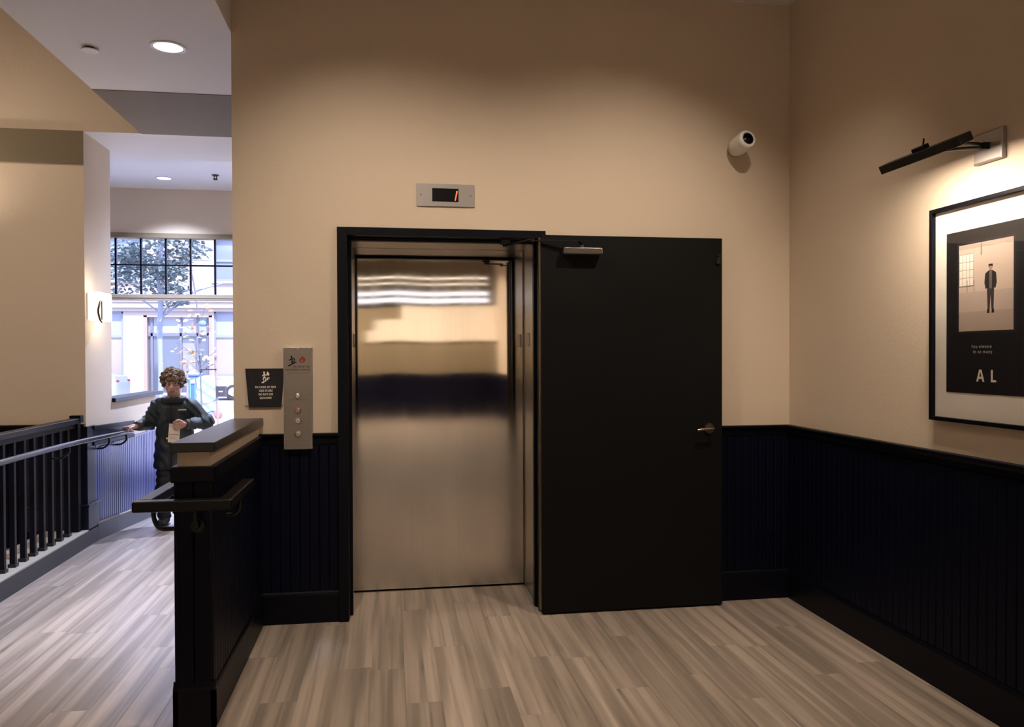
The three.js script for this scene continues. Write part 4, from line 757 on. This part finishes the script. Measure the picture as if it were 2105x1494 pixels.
// leaves
const leafGeo = (() => { const g = new THREE.BufferGeometry(); g.setAttribute('position', new THREE.Float32BufferAttribute([0, 0, 0, 0.32, 0.05, 0.45, 0, 0.0, 1, -0.32, 0.05, 0.45, 0.2, 0.03, 0.15, -0.2, 0.03, 0.15, 0.18, 0.03, 0.78, -0.18, 0.03, 0.78, 0, -0.02, 0.5], 3)); g.setIndex([0, 4, 8, 4, 1, 8, 1, 6, 8, 6, 2, 8, 2, 7, 8, 7, 3, 8, 3, 5, 8, 5, 0, 8]); g.computeVertexNormals(); return g; })();
const leafMat = (c) => new THREE.MeshPhysicalMaterial({ color: c, roughness: 0.7, transmission: 0.35, thickness: 0, side: THREE.DoubleSide });
{
  const t = thing('street_tree', 'tall street tree with dense blue green leaves above the entrance across the street', 'tree', [-8.3, -0.17, -26]);
  const bark = std(C(0.17, 0.18, 0.21), 0.85);
  put('trunk', tube([[0, 0, 0], [0.02, 1.2, 0.02], [-0.01, 2.6, 0], [0.05, 3.6, 0.05], [0, 4.6, 0], [0.1, 6.2, 0.1]], 0.095, 24, 12), bark, t);
  const br = []; const tips = [];
  for (let i = 0; i < 26; i++) { const y = rr(3.3, 6.8), a = rr(0, 6.28), L = rr(0.9, 2.4), p = [Math.cos(a) * L, y + rr(0.2, 1.2), Math.sin(a) * L * 0.8]; br.push(tube([[0.02, y - 0.3, 0], [p[0] * 0.5, (y + p[1]) / 2 + 0.1, p[2] * 0.5], p], rr(0.015, 0.035), 8, 6)); tips.push(p); }
  put('branches', br, bark, t);
  const N = 3600, im = new THREE.InstancedMesh(leafGeo, leafMat(0xffffff), N), o = new THREE.Object3D(), col = new THREE.Color();
  let n = 0;
  while (n < N) {
    const k = Math.floor(rnd() * 46), c = [Math.cos(k * 2.4) * 1.75 * Math.sqrt((k % 23) / 23) - 0.25, 3.75 + hash(k, 1, 2) * 3.9, Math.sin(k * 2.4) * 1.4 * Math.sqrt((k % 23) / 23)];
    const rad = 0.62, x = rr(-1, 1), y = rr(-1, 1), z = rr(-1, 1); if (x * x + y * y + z * z > 1) continue;
    const p = [c[0] + x * rad, c[1] + y * rad * 0.7, c[2] + z * rad];
    if (p[0] > 1.15 && p[1] < 4.9) continue; if (p[1] < 3.3) continue;
    o.position.set(...p); o.rotation.set(rr(-0.9, 0.9), rr(0, 6.28), rr(-0.9, 0.9)); o.scale.setScalar(rr(0.13, 0.22)); o.updateMatrix(); im.setMatrixAt(n, o.matrix);
    const g = rr(0.7, 1.3); im.setColorAt(n, col.setRGB(0.070 * g, 0.105 * g, 0.10 * g)); n++;
  }
  im.name = 'foliage'; im.userData.kind = 'stuff'; im.castShadow = true; t.add(im);
}
{ // young tree staked on the near sidewalk
  const X = -3.26, Z = -10, t = thing('young_tree', 'young thin tree with sparse orange and pale leaves tied between two stakes', 'tree', [X, -0.17, Z]);
  const bark = std(C(0.10, 0.095, 0.10), 0.85);
  put('trunk', tube([[0.01, 0, 0], [0.005, 0.65, 0], [-0.01, 1.2, 0], [-0.02, 1.56, 0], [-0.035, 2.0, 0], [-0.055, 2.42, 0], [-0.10, 2.85, 0.02], [-0.16, 3.2, 0.05]], 0.0135, 40, 8), bark, t);
  const twig = [], ends = [];
  for (const [y, ex, ey, ez] of [[1.3, -0.30, 1.62, 0.1], [1.42, 0.26, 1.72, 0.05], [1.5, -0.42, 1.86, -0.1], [1.62, -0.24, 2.05, 0.12], [1.7, -0.5, 1.75, 0.02], [1.8, 0.15, 2.12, -0.05], [1.95, -0.35, 2.2, 0], [1.2, -0.42, 1.30, 0.05], [1.32, 0.2, 1.5, -0.06], [2.1, -0.24, 2.42, 0.06], [1.38, -0.16, 1.74, -0.02], [1.45, 0.05, 1.70, 0.1], [2.2, 0.10, 2.5, 0.05]]) {
    twig.push(tube([[-0.015 - Math.max(0, y - 1.6) * 0.05, y, 0], [ex * 0.5, lerp(y, ey, 0.6), ez * 0.5], [ex, ey, ez]], 0.0045, 10, 5)); ends.push([ex, ey, ez, y]);
  }
  put('twigs', twig, bark, t);
  const mats = [[0.36, 0.17, 0.06], [0.42, 0.29, 0.17], [0.46, 0.38, 0.30], [0.30, 0.12, 0.04], [0.25, 0.27, 0.08], [0.44, 0.39, 0.34]].map((c) => leafMat(C(...c)));
  let n = 0;
  for (const [ex, ey, ez, y] of ends) for (let i = 0; i < 6; i++) {
    const k = rr(0.35, 1.08), m = put('leaf', leafGeo, mats[Math.floor(rnd() * 6)], t); n++;
    m.position.set(lerp(-0.02, ex, k) + rr(-0.05, 0.05), lerp(y, ey, k) + rr(-0.07, 0.06), ez * k + rr(-0.06, 0.06)); m.rotation.set(rr(-0.2, 1.0), rr(0, 6.28), rr(-0.6, 0.6)); m.scale.setScalar(rr(0.07, 0.125));
  }
}
{
  const wood = std(C(0.20, 0.155, 0.13), 0.85);
  const a = tag(put('tree_stake', [rod([-3.488, -0.3, -10], [-3.490, 1.35, -10], 0.019, 0.017, 12)], wood), 'wooden tree stake without a sign beside the young tree', 'stake');
  const s = tag(put('tree_stake', [rod([-2.972, -0.3, -10], [-3.019, 1.44, -10], 0.021, 0.018, 12)], wood), 'wooden tree stake that carries the small dark sign', 'stake');
  tag(put('tree_tie', [tube([[-3.50, 1.19, -9.98], [-3.38, 1.185, -9.98], [-3.27, 1.18, -9.98]], 0.006, 10, 6), tube([[-3.27, 1.225, -9.98], [-3.14, 1.224, -9.975], [-3.0, 1.228, -9.975]], 0.009, 10, 6), tube([[-3.27, 1.18, -9.98], [-3.24, 1.20, -9.97], [-3.27, 1.225, -9.98]], 0.008, 8, 6)], M.blackMetal), 'black strap tying the young tree to its stakes', 'strap');
  tag(put('tree_wire', tube([[-3.24, 0.62, -9.98], [-3.12, 0.64, -9.98], [-3.0, 0.70, -9.975]], 0.004, 10, 6), M.blackMetal), 'thin dark wire near the foot of the tree stakes', 'wire');
  const g = thing('stake_sign', 'small dark square sign with a tiny white word fixed to the stake', 'sign', [-2.917, 0.84, -9.965]);
  put('plate', bx(-0.092, 0.092, -0.095, 0.095, -0.008, 0.006, 0.003), std(C(0.03, 0.026, 0.034), 0.5), g);
  put('border', [bx(-0.086, 0.086, 0.084, 0.088, 0.005, 0.008), bx(-0.086, 0.086, -0.088, -0.084, 0.005, 0.008), bx(0.068, 0.072, -0.088, 0.088, 0.005, 0.008)], std(C(0.10, 0.09, 0.10), 0.5), g);
  put('lettering', [-0.043, -0.026, -0.009, 0.008].map((x, i) => bx(x, x + 0.013, -0.008, i % 2 ? 0.008 : 0.010, 0.005, 0.0075)), std(C(0.8, 0.78, 0.75), 0.6), g);
}
{
  const t = thing('litter_bin', 'blue ribbed street bin with a pointed lid beyond the young tree', 'bin', [-5.835, -0.17, -20.5]);
  const blue = std(C(0.03, 0.085, 0.22), 0.5), pale = std(C(0.28, 0.31, 0.36), 0.5);
  put('body', bx(-0.18, 0.18, 0, 1.02, -0.18, 0.18, 0.02), blue, t);
  for (const x of [-0.14, -0.07, 0.07, 0.14]) put('rib', bx(x - 0.018, x + 0.018, 0.03, 0.98, 0.175, 0.20, 0.006), std(C(0.07, 0.22, 0.46), 0.5), t);
  put('lid', new THREE.ConeGeometry(0.29, 0.16, 4).rotateY(Math.PI / 4).translate(0, 1.16, 0), pale, t);
  put('lid_rim', bx(-0.2, 0.2, 1.02, 1.08, -0.2, 0.2, 0.01), blue, t);
  put('flap', bx(-0.055, 0.055, 0.80, 0.95, 0.18, 0.21, 0.02), pale, t);
}
{
  // a thing under a pale grey blue sheet
  const t = thing('covered_load', 'load wrapped in a creased pale blue grey sheet on the sidewalk', 'sheet', [-4.985, -0.17, -18.3]);
  const g = new THREE.BoxGeometry(0.46, 1.1, 0.4, 26, 40, 12).translate(0, 0.55, 0), p = g.attributes.position;
  for (let i = 0; i < p.count; i++) { const x = p.getX(i), y = p.getY(i), z = p.getZ(i), f = 0.022 * Math.sin((x * 0.9 + y * 1.15) * 17 + 2 * noise(x * 6, y * 5, z * 6)) + 0.02 * (noise(x * 12, y * 9, z * 12) - 0.5), k = y > 1.0 ? 1 - (y - 1.0) * 2.4 : 1 + 0.08 * (1 - y); p.setXYZ(i, x * k + f * 0.6, y - (y > 1.02 ? Math.abs(x) * 0.15 : 0), z * k + f * (z > 0 ? 1 : 0.4)); }
  g.computeVertexNormals();
  put('sheet', g, std(C(0.20, 0.25, 0.29), 0.5), t);
  put('cord', tube([[-0.25, 0.10, 0.23], [0, 0.08, 0.25], [0.25, 0.12, 0.23]], 0.01, 12, 6), M.blackMetal, t);
}
{
  const t = thing('red_bag', 'small reddish bag lying on the pavement behind the stake', 'bag', [-4.43, -0.17, -17]);
  const g = new THREE.SphereGeometry(0.11, 20, 14).scale(1.0, 1.05, 0.8).translate(0, 0.10, 0), p = g.attributes.position; for (let i = 0; i < p.count; i++) { const k = 1 + 0.25 * (noise(p.getX(i) * 22, p.getY(i) * 22, p.getZ(i) * 22) - 0.5); p.setXYZ(i, p.getX(i) * k, Math.max(0, p.getY(i) * k), p.getZ(i) * k); } g.computeVertexNormals();
  put('sack', g, std(C(0.42, 0.10, 0.08), 0.7), t);
  put('handle', tube([[-0.04, 0.19, 0], [-0.02, 0.26, 0], [0.03, 0.255, 0], [0.045, 0.19, 0]], 0.008, 12, 6), std(C(0.35, 0.08, 0.07), 0.7), t);
}
{
  const paint = std(C(0.45, 0.46, 0.49), 0.25), glass = std(C(0.05, 0.08, 0.11), 0.08), tyre = std(C(0.015, 0.015, 0.016), 0.8);
  const make = () => {
    const t = thing('car', 'white car parked across the street in front of the sash window', 'car');
    const prof = [[-2.1, 0.25], [-2.12, 0.55], [-2.0, 0.72], [-1.15, 0.86], [-0.65, 1.28], [-0.3, 1.37], [0.7, 1.38], [1.05, 1.30], [1.55, 0.95], [2.02, 0.88], [2.12, 0.7], [2.1, 0.25]];
    put('body', extrude(prof, 1.5, 0.08).translate(0, 0, -0.75), paint, t);
    for (const s of [1, -1]) { const f = (q) => { const g = extrude(q, 0.012); return g.translate(0, 0, s > 0 ? 0.825 : -0.837); }; put('side_window', f([[-0.95, 0.90], [-0.55, 1.24], [0.12, 1.28], [0.12, 0.90]]), glass, t); put('side_window', f([[0.2, 0.90], [0.2, 1.28], [0.75, 1.29], [1.3, 0.94]]), glass, t); }
    put('windscreen', bar([-1.12, 0.90, 0], [-0.66, 1.29, 0], 1.35, 0.02).translate(-0.085, 0.075, 0), glass, t);
    for (const x of [-1.32, 1.32]) for (const z of [-0.74, 0.74]) { const w = put('wheel', lathe([[0.19, -0.1], [0.29, -0.1], [0.32, -0.06], [0.32, 0.06], [0.29, 0.1], [0.19, 0.1]], 28).rotateX(Math.PI / 2), tyre, t); w.position.set(x, 0.32, z); put('wheel_rim', lathe([[0, 0.09], [0.05, 0.095], [0.16, 0.07], [0.2, 0.08], [0.2, -0.08], [0, -0.07]], 24).rotateX(Math.PI / 2), M.chrome, w); }
    put('headlamp', [bx(-2.15, -2.06, 0.56, 0.68, 0.42, 0.72, 0.02), bx(-2.15, -2.06, 0.56, 0.68, -0.72, -0.42, 0.02)], M.chrome, t);
    put('tail_light', [bx(2.1, 2.19, 0.68, 0.82, 0.5, 0.78, 0.02), bx(2.1, 2.19, 0.68, 0.82, -0.78, -0.5, 0.02)], std(C(0.4, 0.03, 0.02), 0.3), t);
    return t;
  };
  const c = make(); c.position.set(-4.72, -0.28, -28.4);
  const d = c.clone(); d.name = numbered('car'); d.userData = { label: 'white car parked across the street beyond the low wall', category: 'car' }; d.position.set(-12.5, -0.28, -28.4); scene.add(d);
}
renderer.render(scene, camera);
